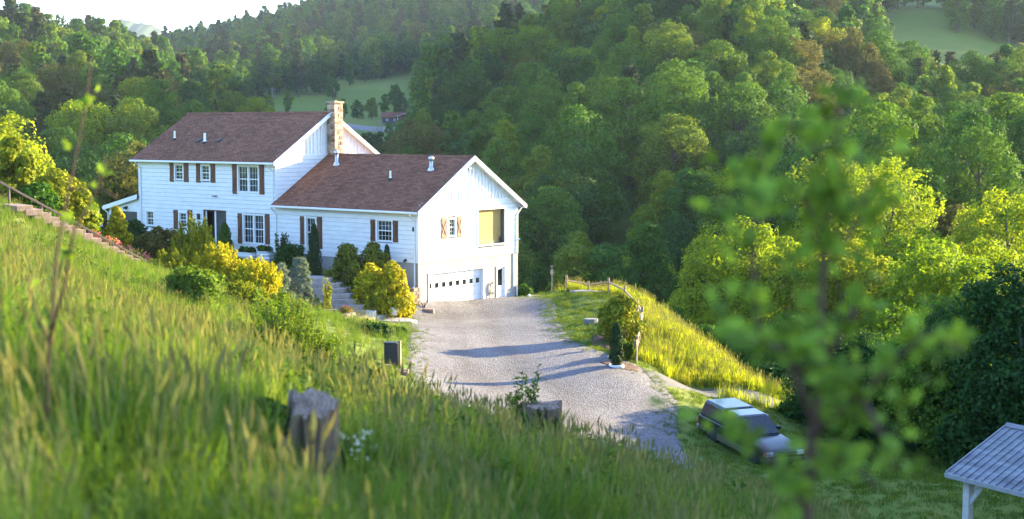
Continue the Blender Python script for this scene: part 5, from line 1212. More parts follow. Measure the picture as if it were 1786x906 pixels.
def ring(label, px, pb, y, r):
    x = (px - CX) / FPX * y; z = H(x, y); mb = MB(); mb.lathe([(r, -.05), (r * 1.04, .06), (r * .98, .1), (r * .86, .1), (r * .84, .02)], 22)
    return tag(mb.build('white_ring', M['pot'], None, True, loc=(x, y, z + .03)), label, 'plant ring'), x, y, z
ring('white ring round the foot of the slender young tree', 567, 556, 72.8, .3); ring('white ring round the arborvitae foot', 1077, 640, 63.6, .34); ring('white ring under the narrow columnar evergreen', 547, 478, 82.2, .32)
o, x, y, z = ring('white bowl holding the red roses in the mulch bed', 601, 561, 73.4, .33)
plant('red_rose', 'small red rose bush in the white bowl', 'rose', x, y, .34, .6, 'mound', 'leaf', 700, .1, 73, z=z + .08, flower='redflower', nf=14, fsize=.09)
def trough(label, px0, px1, pt, pb, y, oval):
    x0, x1 = (px0 - CX) / FPX * y, (px1 - CX) / FPX * y; z1_, z0 = at(px0, pt, y).z, at(px0, pb, y).z; L = (x1 - x0) / 2 / math.cos(HROT) * 1.0; wd = .32; h = z1_ - z0
    e = empty('trough', ((x0 + x1) / 2, y, z0), HROT); tag(e, label, 'trough'); mb = MB(); n = 28; prof = [(1, 0), (1.0, h * .3), (1.03, h * .33), (1.0, h * .36), (1.0, h * .64), (1.03, h * .67), (1.0, h * .7), (1.0, h * .95), (1.05, h), (.95, h), (.94, h * .9)]
    V, F = [], []
    for s, zz in prof:
        for k in range(n):
            a = 6.283 * k / n; p = 2.6 if oval else 5.0; c_, s_ = math.cos(a), math.sin(a)
            V.append((math.copysign(abs(c_) ** (2 / p), c_) * L * s, math.copysign(abs(s_) ** (2 / p), s_) * wd * s, zz))
    for i in range(len(prof) - 1): F += [(i * n + k, i * n + (k + 1) % n, (i + 1) * n + (k + 1) % n, (i + 1) * n + k) for k in range(n)]
    mb.add(V, F); mb.build('tub', M['trim'] if not oval else M['tub'], e, True)
    mb = MB(); mb.add([(v[0], v[1], v[2]) for v in V[-n:]], [tuple(range(n))]); mb.build('soil', M['mulch'], e)
    for i in range(3):
        xx = (x0 + x1) / 2 + (i - 1) * L * .6 * math.cos(HROT); yy = y + (i - 1) * L * .6 * math.sin(HROT)
        plant('lettuce', 'leafy green salad plant growing in the %s' % ('oval metal trough' if oval else 'square-ended white trough'), 'plant', xx, yy, .24, .42, 'mound', 'leaf_dark' if i != 1 else 'leaf', 500, .12, 80 + i + 5 * oval, z=z0 + h * .86, group='salad plants in the %s' % ('oval trough' if oval else 'square trough'))
M['tub'] = simple('pale_zinc', (0.60, 0.62, 0.64), (0.70, 0.72, 0.74), 5, 0.4, metal=0.3)
trough('square-ended white trough of greens under the lower double window', 415, 445, 440, 458, 86.6, False); trough('oval pale metal trough of greens beside the square-ended one', 447, 473, 438, 457, 85.8, True)
def parasol():
    y = 80.0; top = at(167, 360, y); x = top.x; g = H(x, y); e = empty('parasol', (x, y, g)); tag(e, 'folded white parasol standing behind the azaleas', 'parasol'); h = top.z - g
    mb = MB(); mb.tube([(0, 0, 0), (0, 0, h)], .025, 8); mb.build('pole', M['gwood'], e); mb = MB(); V = []
    n = 16
    prof = [(.30, h - 1.15), (.24, h - .7), (.13, h - .25), (.03, h - .02)]
    for r, z in prof:
        for k in range(n): a = 6.283 * k / n; rr = r * (1 + .25 * (k % 2)); V.append((rr * math.cos(a), rr * math.sin(a), z))
    F = [(i * n + k, i * n + (k + 1) % n, (i + 1) * n + (k + 1) % n, (i + 1) * n + k) for i in range(3) for k in range(n)] + [tuple(range(3 * n, 4 * n))]
    mb.add(V, F); mb.build('canopy', M['curtain'], e)
parasol()
def utility_box():
    y = 58.6; x = (681 - CX) / FPX * y; g = H(x, y); e = empty('utility_box', (x, y, g), -.25); tag(e, 'dark utility box beside a short wooden post at the driveway edge', 'utility box')
    mb = MB(); mb.box(-.27, .27, -.2, .2, 0, 1.0); mb.build('cabinet', M['black'], e, bevel=.02); mb = MB(); mb.box(-.24, .24, -.215, -.2, .1, .55); mb.box(-.24, .24, -.215, -.2, .6, .93); mb.build('door', M['navy'], e)
    mb = MB(); mb.box(-.29, .29, -.22, .22, 1.0, 1.05); mb.build('lid', M['black'], e, bevel=.02)
    mb = MB(); mb.box(.3, .4, -.05, .05, -.1, 1.12); mb.build('post', M['gwood'], e)
    for i, (dx, dy, s) in enumerate([(.55, -.5, .22), (.35, -.85, .2), (.62, -1.0, .18), (-.1, -.7, .2)]):
        stone_slab('edging_stone', 'pale edging stone in front of the dark utility box', (x + dx, y + dy), s, s * .7, .16, M['pinklit_stone'], i, 'stone', 30 + i, 9, 'stones in front of the utility box')
M['navy'] = simple('navy_paint', (0.015, 0.02, 0.035), (0.03, 0.035, 0.05), 4, 0.5)
utility_box()
def corner_clutter():
    p = hw(0.55, -0.1); g = H(p.x, p.y)
    stone_slab('flat_stone', 'flat pale stone at the garage corner beside the block wall', (p.x + .15, p.y), .5, .3, .12, M['pinklit_stone'], -.5, 'stone', 41)
    mb = MB(); rng = random.Random(4)
    for k in range(7): a = rng.uniform(0, 6.28); mb.tube([(0, 0, 0), (.12 * math.cos(a), .12 * math.sin(a), .3), (.3 * math.cos(a), .3 * math.sin(a), rng.uniform(.45, .75))], [.02, .012, .004], 5)
    tag(mb.build('dry_stalks', M['twig'], None, loc=(p.x - .05, p.y + .15, g)), 'dry reddish stalks at the garage corner', 'dry plant')
    p = hw(-.75, -.75); x, y = p.x, p.y; e, *_ = (None,); z = H(x, y)
    mb = MB(); mb.lathe([(.12, 0), (.16, .3), (.17, .32), (.14, .3)], 14); tag(mb.build('clay_pot', M['block'], None, True, loc=(x, y, z + .05)), 'small clay pot of leaves on the retaining wall by the downspout', 'pot')
    plant('potted_plant', 'bright leafy plant in the small clay pot by the downspout', 'plant', x, y, .22, .5, 'mound', 'goldgreen', 500, .1, 90, z=z + .33)
    stone_slab('sandstone_edge', 'pale stone edging below the small shrub by the side door', (1.35, 86.9), .45, .2, .14, M['pinklit_stone'], .3, 'stone', 44); 
    mb = MB(); mb.lathe([(.1, 0), (.12, .08), (.06, .16), (.001, .2)], 12); tag(mb.build('white_globe', M['pot'], None, True, loc=(1.05, 86.5, H(1.05, 86.5))), 'small white globe beside the shrub at the side door', 'ornament')
corner_clutter()
# ---------------------------------------------------------------- split rail fence and yard things
FENCE = [(3.5, 91.0), (4.75, 88.0), (5.8, 84.9), (6.5, 81.4), (6.9, 77.8), (6.85, 74.4), (6.5, 71.2), (6.05, 68.2), (5.75, 65.4)]
def fence():
    e = empty('split_rail_fence', (FENCE[0][0], FENCE[0][1], H(*FENCE[0]))); tag(e, 'weathered split-rail fence along the top of the grassy bank', 'fence'); o = Vector(e.location); rng = random.Random(6)
    for i, (x, y) in enumerate(FENCE):
        z = H(x, y); mb = MB(); h = .98 + rng.uniform(-.05, .06); mb.tube([(0, 0, -.3), (rng.uniform(-.02, .02), 0, h * .5), (rng.uniform(-.03, .03), rng.uniform(-.03, .03), h)], [.085, .078, .07], 7); mb.build('post', M['gwood'], e, loc=Vector((x, y, z)) - o)
    for i in range(len(FENCE) - 1):
        (x0, y0), (x1, y1) = FENCE[i], FENCE[i + 1]
        for hh in ((.72,) if i < 3 else (.74, .38)):
            a = Vector((x0, y0, H(x0, y0) + hh + rng.uniform(-.03, .03))) - o; b = Vector((x1, y1, H(x1, y1) + hh + rng.uniform(-.03, .03))) - o; d = (b - a) * .02
            mb = MB(); mb.tube([tuple(a - d), tuple(a.lerp(b, .5) + Vector((0, 0, rng.uniform(-.02, .02)))), tuple(b + d)], [.04, .06, .042], 6); mb.build('rail', M['gwood'], e)
fence()
M['greystone'] = simple('grey_boulder', (0.13, 0.13, 0.13), (0.26, 0.25, 0.24), 3, 0.9, 0.5, 0.03)
stone_slab('flat_boulder', 'flat grey boulder on the lawn below the far fence posts', (4.3, 86.8), .75, .45, .3, M['greystone'], .2, 'boulder', 51, 9); stone_slab('flat_boulder', 'long brown flat stone beside the grey boulder', (5.0, 85.6), .6, .3, .16, M['pinklit_stone'], -.4, 'boulder', 52, 9)
stone_slab('flat_boulder', 'pale rounded stone on the lawn beside the golden-green bush', (4.15, 74.2), .42, .3, .26, M['greystone'], .4, 'boulder', 53, 9)
def pedestal():
    y = 93.5; x = (963 - CX) / FPX * y; e = empty('utility_pedestal', (x, y, H(x, y))); tag(e, 'thin grey utility pedestal in the tall grass beyond the lawn', 'pedestal'); h = at(963, 463, y).z - H(x, y)
    mb = MB(); mb.box(-.03, .03, -.03, .03, 0, h); mb.build('post', M['greystone'], e); mb = MB(); mb.box(-.1, .1, -.1, -.03, h - .6, h - .3); mb.box(-.12, .12, -.03, .03, h - .1, h - .05); mb.build('box', M['greystone'], e)
pedestal()
# ---------------------------------------------------------------- pickup truck
def truck():
    y = 55.5; x = (1312 - CX) / FPX * y; g = H(x, y); e = empty('pickup_truck', (x, y, g - .02), R(-68)); e.scale = (1, 1, 1)
    tag(e, 'dark two-tone pickup truck with a bed cap parked by the road bend', 'truck')
    # drawn along +X (front), width along Y
    sx = (H(x + .37, y - .93) - H(x - .37, y + .93)) / 2.0; e.rotation_euler = (0, -math.atan(sx), R(-68))
    paint, lower, glass = M['truck'], M['truck_low'], M['darkglass']
    W = .87
    def arch(cx_, r, n=9): return [(cx_ + r * math.cos(math.pi * k / (n - 1)), .36 + r * math.sin(math.pi * k / (n - 1))) for k in range(n)]
    # lower body profile, clockwise from the rear bumper
    prof = [(-2.55, .48), (-2.58, .95)] + [(-2.55, 1.06), (.62, 1.06), (1.0, 1.04), (2.35, .96), (2.55, .86), (2.6, .55), (2.52, .40)] + [(1.62 + .47, .36)] + arch(1.62, .46)[1:-1] + [(1.62 - .47, .36)] + [(-1.48 + .47, .36)] + arch(-1.48, .46)[1:-1] + [(-1.48 - .47, .36)]
    mb = MB(); mb.prism(prof, -W, W, 1); mb.build('body', paint, e, bevel=.07)
    for s in (-1, 1):
        mb = MB(); a, b = sorted((s * (W + .004), s * (W + .022))); mb.box(-1.0, 1.12, a, b, .40, .66); mb.build('rocker_panel', lower, e); mb = MB(); mb.box(-2.5, -1.98, a, b, .5, .68); mb.build('rear_quarter_trim', lower, e)
        mb = MB(); mb.box(-.72, .62, a, b - s * .012 if s > 0 else b, .70, 1.03); dr = mb.build('door', paint, e, bevel=.008)
        mb = MB(); mb.box(-.6, -.42, *sorted((s * (W + .02), s * (W + .045))), .9, .94); mb.build('handle', M['black'], dr)
        mb = MB(); mb.box(.48, .6, *sorted((s * (W + .0), s * (W + .2))), 1.1, 1.24); mb.build('mirror', M['black'], e, bevel=.02)
    def green(name, x0, x1, xt0, xt1, zb, zt, w0, w1, mat):
        mb = MB(); mb.hexa([(x0, -w0, zb), (x1, -w0, zb), (x1, w0, zb), (x0, w0, zb), (xt0, -w1, zt), (xt1, -w1, zt), (xt1, w1, zt), (xt0, w1, zt)]); return mb.build(name, mat, e, bevel=.11)
    green('cab', -.78, 1.06, -.74, .26, 1.0, 1.68, .85, .66, paint); green('bed_cap', -2.55, -.80, -2.36, -.82, 1.05, 1.70, .86, .70, M['truck_cap'])
    def side_pane(name, a0, a1, b0, b1, zb, zt, w0, w1, H0, H1):
        for s in (-1, 1):
            def P(xx, z): f = (z - H0) / (H1 - H0); return (xx, s * (w0 + (w1 - w0) * f + .006), z)
            def Q(xx, z): f = (z - H0) / (H1 - H0); return (xx, s * (w0 + (w1 - w0) * f - .02), z)
            mb = MB(); mb.hexa([Q(a0, zb), Q(a1, zb), P(a1, zb), P(a0, zb), Q(b0, zt), Q(b1, zt), P(b1, zt), P(b0, zt)]); mb.build(name, glass, e)
    side_pane('side_window', -.66, .12, -.62, -.02, 1.10, 1.58, .84, .68, 1.045, 1.66); side_pane('quarter_window', .18, .72, .04, .24, 1.10, 1.56, .84, .68, 1.045, 1.66)
    side_pane('cap_window', -2.36, -.95, -2.22, -.95, 1.18, 1.58, .86, .70, 1.05, 1.70)
    def slope_pane(name, x0, z0, x1, z1_, w0, w1, out):
        mb = MB(); mb.hexa([(x0, -w0, z0), (x0, w0, z0), (x0 + out, w0, z0 + abs(out)), (x0 + out, -w0, z0 + abs(out)), (x1, -w1, z1_), (x1, w1, z1_), (x1 + out, w1, z1_ + abs(out)), (x1 + out, -w1, z1_ + abs(out))]); mb.build(name, glass, e)
    slope_pane('windscreen', .97, 1.09, .36, 1.60, .74, .62, .012); slope_pane('rear_window', -2.515, 1.16, -2.39, 1.6, .7, .6, -.012)
    for xx in (1.62, -1.48):
        for s in (-1, 1):
            wl = empty('wheel', (xx, s * .76, .36), 0, e); mb = MB(lambda a, b, c: (a, c, b)); mb.lathe([(.2, -.11), (.34, -.11), (.37, -.07), (.37, .07), (.34, .11), (.2, .11)], 24); mb.build('tyre', M['tyre'], wl, True)
            mb = MB(lambda a, b, c: (a, c, b)); mb.lathe([(.215, -.10), (.20, -.06), (.08, -.085), (.08, .085), (.20, .06), (.215, .10)], 16); mb.build('rim', M['steel'], wl, True)
    for s in (-1, 1):
        mb = MB(); mb.box(2.50, 2.615, *sorted((s * .52, s * .83)), .70, .86); mb.build('headlight', M['lamp'], e, bevel=.015); mb = MB(); mb.box(2.45, 2.6, *sorted((s * .835, s * .885)), .70, .84); mb.build('turn_signal', M['amber'], e)
        mb = MB(); mb.box(-2.60, -2.5, *sorted((s * .72, s * .86)), .68, .95); mb.build('tail_light', M['redlamp'], e)
    mb = MB(); mb.box(2.54, 2.622, -.5, .5, .71, .85); gr = mb.build('grille', M['black'], e); mb = MB(); mb.box(2.60, 2.635, -.5, .5, .765, .795); mb.build('grille_bar', M['steel'], gr)
    mb = MB(); mb.box(2.5, 2.72, -.86, .86, .45, .62); mb.build('front_bumper', M['black'], e, bevel=.03); mb = MB(); mb.box(-2.72, -2.5, -.84, .84, .45, .60); mb.build('rear_bumper', M['steel'], e, bevel=.03)
M['truck'] = simple('dark_green_paint', (0.010, 0.016, 0.018), (0.014, 0.022, 0.026), 1.5, 0.18, spec=0.5); M['truck_low'] = simple('tan_lower_paint', (0.07, 0.062, 0.05), (0.10, 0.09, 0.07), 1.5, 0.4)
M['truck_cap'] = simple('cap_paint', (0.018, 0.02, 0.026), (0.028, 0.03, 0.036), 1.5, 0.22, spec=0.5); M['tyre'] = simple('tyre_rubber', (0.014, 0.014, 0.014), (0.03, 0.03, 0.03), 9, 0.85)
M['lamp'] = simple('headlight_lens', (0.55, 0.57, 0.6), (0.7, 0.72, 0.74), 4, 0.12); M['amber'] = simple('amber_lens', (0.45, 0.16, 0.02), (0.5, 0.2, 0.03), 4, 0.2); M['redlamp'] = simple('red_lens', (0.3, 0.02, 0.02), (0.35, 0.03, 0.03), 4, 0.2)
truck()
# ---------------------------------------------------------------- open shed
def shed():
    c = at(1650, 825, 38.0); a = Vector((.537, -.843, 0)); b = Vector((.843, .537, 0)); g = H(c.x + 1, c.y)
    e = empty('open_shed', (c.x, c.y, g), math.atan2(a.y, a.x)); tag(e, 'open pole shed with ribbed metal roof and white braced posts', 'shed')
    zc = c.z - g; L, Wd = 6.6, 5.0; rise = 1.06; hw_ = Wd / 2; sl = rise / hw_
    RT = MB()
    def slab(y0, y1, z0, z1_, nm):
        mb = MB(); mb.hexa([(0, y0, z0 - .02), (L, y0, z0 - .02), (L, y1, z1_ - .02), (0, y1, z1_ - .02), (0, y0, z0), (L, y0, z0), (L, y1, z1_), (0, y1, z1_)]); r = mb.build(nm, M['tin'], e)
        k = 0; n = int(L / .23)
        for k in range(n + 1):
            xx = k * L / n; mb = MB(); w_ = .02; mb.hexa([(xx - w_, y0, z0 + .001), (xx + w_, y0, z0 + .001), (xx + w_, y1, z1_ + .001), (xx - w_, y1, z1_ + .001), (xx - w_ * .5, y0, z0 + .028), (xx + w_ * .5, y0, z0 + .028), (xx + w_ * .5, y1, z1_ + .028), (xx - w_ * .5, y1, z1_ + .028)]); mb.build('rib', M['tin'], r)
        return r
    slab(0, hw_, zc, zc + rise, 'roof_sheet'); slab(Wd, hw_, zc, zc + rise, 'roof_sheet')
    mb = MB(); mb.prism([(hw_ - .15, zc + rise - .15 * sl + .03), (hw_, zc + rise + .035), (hw_ + .15, zc + rise - .15 * sl + .03), (hw_, zc + rise + .055)], -.02, L, 0); mb.build('ridge_cap', M['tin'], e)
    for s in (0, 1):
        mb = MB(); P = lambda y_, dz: (y_ if s == 0 else Wd - y_, zc + y_ * sl + dz)
        mb.prism([P(0, .03), P(hw_, .03), P(hw_, -.13), P(0, -.13)], -.03, -.002, 0); mb.build('rake_trim', M['tin_trim'], e)
    mb = MB(); mb.box(-.02, L, -.04, -.003, zc - .12, zc - .0); mb.build('eave_trim', M['tin_trim'], e)
    for yy in (.42, Wd - .42):
        zz = zc + .42 * sl - .05; mb = MB(); mb.box(.1, L, yy - .07, yy + .07, zz - .26, zz - .06); mb.build('beam', M['whitewood'], e)
        for xx in (.42, 3.3, 6.2):
            mb = MB(); mb.box(xx - .1, xx + .1, yy - .1, yy + .1, -.3, zz - .24); mb.build('post', M['whitewood'], e)
            for s in (-1, 1):
                if xx == .42 and s < 0: continue
                mb = MB(); mb.hexa([(xx + s * .1, yy - .05, zz - .98), (xx + s * .1, yy + .05, zz - .98), (xx + s * .1, yy + .05, zz - .78), (xx + s * .1, yy - .05, zz - .78), (xx + s * .62, yy - .05, zz - .28), (xx + s * .62, yy + .05, zz - .28), (xx + s * .72, yy + .05, zz - .24), (xx + s * .5, yy - .05, zz - .24)]); mb.build('brace', M['whitewood'], e)
    for xx in (.42,):
        mb = MB(); zz = zc + .42 * sl - .05; mb.box(xx - .06, xx + .06, .49, Wd - .49, zz - .24, zz - .05); mb.build('tie_beam', M['whitewood'], e)
        for s, yy in ((1, .42), (-1, Wd - .42)):
            mb = MB(); mb.hexa([(xx - .05, yy + s * .1, zz - .98), (xx + .05, yy + s * .1, zz - .98), (xx + .05, yy + s * .1, zz - .76), (xx - .05, yy + s * .1, zz - .76), (xx - .05, yy + s * .72, zz - .3), (xx + .05, yy + s * .72, zz - .3), (xx + .05, yy + s * .66, zz - .2), (xx - .05, yy + s * .66, zz - .2)]); mb.build('brace', M['whitewood'], e)
m, t, b = mat_new('weathered_tin')
f = noise(t, 1.6, 6, .7, vec=mapping(t, (.6, 2.5, 1))); t.links.new(ramp(t, f, [(.35, (.10, .10, .11)), (.55, (.21, .22, .24)), (.75, (.33, .345, .37))]), b.inputs['Base Color']); b.inputs['Metallic'].default_value = .35; b.inputs['Roughness'].default_value = .5; M['tin'] = m
M['tin_trim'] = simple('tin_trim', (.25, .26, .28), (.34, .35, .37), 3, .5); M['whitewood'] = simple('white_painted_wood', (.42, .42, .42), (.58, .58, .57), 5, .7, .2, .006)
shed()
# ---------------------------------------------------------------- stumps
def stump(name, label, c, r, h, seed, notch=True):
    rng = np.random.default_rng(seed); n = 72; V = []; F = []; ph = rng.uniform(0, 6.28, 6)
    groove = np.ones(n)
    for k in range(n):
        a = 2 * math.pi * k / n; groove[k] = 1 + .09 * math.sin(5 * a + ph[0]) + .06 * math.sin(11 * a + ph[1]) + .04 * math.sin(23 * a + ph[2]) + rng.normal(0, .03) + (.55 * max(0, math.cos(a - 3.3)) ** 3 if notch else 0)
    for s in (4.6, 5.0): # deep splits in the bark, facing the viewer
        k0 = int(s / 6.283 * n)
        for dk, dep in ((-1, .8), (0, .62), (1, .82)): groove[(k0 + dk) % n] *= dep
    rows = 16
    for j in range(rows + 1):
        t = j / rows
        for k in range(n):
            a = 2 * math.pi * k / n; flare = 1 + .5 * (1 - t) ** 3; rr = r * groove[k] * flare * (1 + rng.normal(0, .008)); zt = h
            if notch:
                ca = math.cos(a - 3.3)
                zt = h * (0.6 if ca > .62 else 1.0) + .02 * h * math.sin(3 * a) + .07 * math.sin(a) + .02 * math.sin(9 * a)
            else: zt = h * (1 + .05 * math.sin(a * 2 + 1))
            V.append((rr * math.cos(a), rr * math.sin(a), -.35 + t * (zt + .35)))
    F = [(j * n + k, j * n + (k + 1) % n, (j + 1) * n + (k + 1) % n, (j + 1) * n + k) for j in range(rows) for k in range(n)]
    e = empty(name, (c.x, c.y, H(c.x, c.y))); tag(e, label, 'stump'); link_mesh('bark', np_mesh('bark', V, F, M['stumpbark']), e)
    top = V[-n:]; rings = 7; TV = []; TF = []
    for j in range(rings):
        s = 1 - j / rings
        for k in range(n):
            x, y, z = top[k]
            zz = z - .0 if j == 0 else ((h * (0.6 if (notch and (x * s * math.cos(3.3) + y * s * math.sin(3.3)) > .55 * r) else 1.0)) + rng.normal(0, .006) + (.07 * y * s / r if notch else 0))
            TV.append((x * s, y * s, zz + .002))
    TV.append((0, 0, h + .001)); TF = [(j * n + k, j * n + (k + 1) % n, (j + 1) * n + (k + 1) % n, (j + 1) * n + k) for j in range(rings - 1) for k in range(n)]
    me = bpy.data.meshes.new('cut_top'); me.from_pydata(TV, [], TF + [((rings - 1) * n + k, (rings - 1) * n + (k + 1) % n, len(TV) - 1) for k in range(n)]); me.materials.append(M['cutwood']); link_mesh('cut_top', me, e)
    return e
M['stumpbark'] = simple('stump_bark', (.05, .034, .022), (.30, .20, .13), 9, .95, .9, .03, sv3=(1.6, 1.6, .3), detail=8)
m, t, b = mat_new('weathered_cut_wood'); wv = N(t, 'TexWave', wave_type='RINGS', rings_direction='Z'); wv.inputs['Scale'].default_value = 9; wv.inputs['Distortion'].default_value = 3; wv.inputs['Detail'].default_value = 4
tc = N(t, 'TexCoord'); t.links.new(tc.outputs['Object'], wv.inputs[0]); t.links.new(ramp(t, wv.outputs[1], [(.2, (.19, .13, .095)), (.8, (.29, .21, .16))]), b.inputs['Base Color']); b.inputs['Roughness'].default_value = .95; bump(t, b, wv.outputs[1], .4, .01); M['cutwood'] = m
c1 = Vector(((531 - CX) / FPX * 10.2, 10.2, 0)); h1 = at(531, 706, 10.2).z - H(c1.x, 10.2)
stump('tree_stump', 'tall weathered stump with a notched cut top and split bark in the tall grass', c1, .2, h1, 3)
c2 = Vector(((945 - CX) / FPX * 24.0, 24.0, 0)); h2 = at(945, 706, 24.0).z - H(c2.x, c2.y)
stump('tree_stump', 'low overgrown stump wrapped in leafy shoots at the slope edge above the driveway', c2, .33, h2, 9, False)
# vines and weeds by the stumps
plant('stump_vine', 'dark leafy vine heaped against the notched stump', 'vine', c1.x - .30, c1.y + .1, .24, h1 * .9, 'mound', 'leaf_dark', 1500, .055, 91)
plant('honeysuckle', 'flowering honeysuckle with cream blossoms climbing behind the notched stump', 'vine', c1.x + .30, c1.y + .2, .2, h1 * .9, 'stems', 'weed', 700, .055, 92, flower='whiteflower', nf=16, fsize=.035)
plant('honeysuckle', 'cream-flowered honeysuckle sprig above the notched stump top', 'vine', c1.x + .02, c1.y + .45, .15, h1 * 1.02, 'stems', 'weed', 300, .07, 93, flower='whiteflower', nf=6, fsize=.035)
plant('stump_shoots', 'leafy green shoots rising behind the overgrown stump', 'shoots', c2.x - .32, c2.y + .1, .28, h2 * 1.0 + .62, 'stems', 'leaf', 900, .085, 94)
plant('stump_vine', 'leafy vine covering the front of the overgrown stump', 'vine', c2.x - .1, c2.y - .25, .42, h2 * .85, 'mound', 'weed', 1500, .085, 95)
# ---------------------------------------------------------------- grass
def clump(seed, nb, r, h, w_, bend, mat, heads=0, hr=(.55, 1.0)):
    rng = np.random.default_rng(seed); V = []; F = []; MI = []
    for k in range(nb):
        a, q = rng.uniform(0, 6.28), r * math.sqrt(rng.random()); b = np.array([math.cos(a) * q, math.sin(a) * q, -.04]); la = rng.uniform(0, 6.28); le = bend * rng.uniform(.2, 1.0); L = h * rng.uniform(*hr)
        d = np.array([math.cos(la), math.sin(la), 0]); s = np.array([-d[1], d[0], 0]) * w_ * rng.uniform(.6, 1.2) * .5; n0 = len(V)
        p1 = b + np.array([0, 0, L * .5]) + d * le * L * .18; p2 = b + np.array([0, 0, L * .86]) + d * le * L * .5; p3 = b + np.array([0, 0, L * (1 - .12 * le)]) + d * le * L * .85
        V += [b - s, b + s, p1 + s * .9, p1 - s * .9, p2 + s * .55, p2 - s * .55, p3 + s * .08, p3 - s * .08]; F += [(n0, n0 + 1, n0 + 2, n0 + 3), (n0 + 3, n0 + 2, n0 + 4, n0 + 5), (n0 + 5, n0 + 4, n0 + 6, n0 + 7)]; MI += [0, 0, 0]
        if k < heads:
            L2 = h * rng.uniform(1.0, 1.3); t0 = b + np.array([0, 0, L2 * .8]) + d * le * .12; t1 = b + np.array([0, 0, L2]) + d * le * .2; ss = s / max(np.linalg.norm(s), 1e-6)
            n0 = len(V); V += [b - ss * .0025, b + ss * .0025, t0 + ss * .0025, t0 - ss * .0025]; F += [(n0, n0 + 1, n0 + 2, n0 + 3)]; MI += [1]
            n0 = len(V); m_ = (t0 * .5 + t1 * .5); V += [t0, m_ + ss * .011, t1, m_ - ss * .011]; F += [(n0, n0 + 1, n0 + 2, n0 + 3)]; MI += [1]
            n0 = len(V); s3 = d * .011; V += [t0, m_ + s3, t1, m_ - s3]; F += [(n0, n0 + 1, n0 + 2, n0 + 3)]; MI += [1]
    return np_mesh('grass', V, F, [M[mat], M['seed']], False, MI)
def weed(seed, n, r, h, size, mat='weed'):
    rng = np.random.default_rng(seed); K = 5; C = []; U = []
    for k in range(K):
        a = rng.uniform(0, 6.28); tip = np.array([math.cos(a) * r, math.sin(a) * r, h * rng.uniform(.7, 1.0)])
        s = rng.uniform(.15, 1, n // K); d = unit(rng, n // K); C.append(tip * s[:, None] + d * size * .6); U.append(d + [0, 0, .2])
    C = np.concatenate(C); V, F = cards(C, rng.normal(size=C.shape) * .5 + [0, 0, .9], size * rng.uniform(.6, 1.3, len(C)), rng, .5, .12, np.concatenate(U)); return np_mesh('weed', V, F, M[mat])
def inside(poly, x, y):
    r = np.zeros(len(x), bool); n = len(poly)
    for i in range(n):
        (x0, y0), (x1, y1) = poly[i], poly[(i + 1) % n]; c = ((y0 > y) != (y1 > y)) & (x < (x1 - x0) * (y - y0) / (y1 - y0 + 1e-12) + x0); r ^= c
    return r
DRV = DRIVE_L + DRIVE_R[::-1]; ROADP = [(5.9, 64.9), (8.0, 66.3), (10.4, 67.3), (13, 67.6), (18, 66.5), (18, 64), (13, 65.3), (10.5, 65.3), (8.2, 64.1), (6.4, 61.5)]
HP = [tuple(hw(a, b)[:2]) for a, b in ((.3, -.3), (.3, WD + .3), (ML - 3.6, WD + .3), (ML - 3.6, -.3))]
BEDS = [tuple(hw(a, b)[:2]) for a, b in ((.4, -.2), (.4, -2.6), (-1, -4.0), (-6, -6.2), (-11, -5.0), (-12, -.2))]
def seen(x, y, z, pad=60):
    px = CX + FPX * x / y; py = HOR - FPX * (z - CAMZ) / y; return (px > -pad) & (px < 1786 + pad) & (py < 906 + 260) 
def turf(rng, y0, y1, dens, cond=None):
    n = int(dens * .40 * (y1 * y1 - y0 * y0)); y = np.sqrt(rng.uniform(y0 * y0, y1 * y1, n)); x = rng.uniform(-.40, .40, n) * y
    k = ~inside(DRV, x, y) & ~inside(ROADP, x, y) & ~inside(HP, x, y) & ~inside(BEDS, x, y)
    if cond is not None: k &= cond(x, y)
    x, y = x[k], y[k]; z = Hs(x, y); s = seen(x, y, z); return np.column_stack([x, y, z])[s]
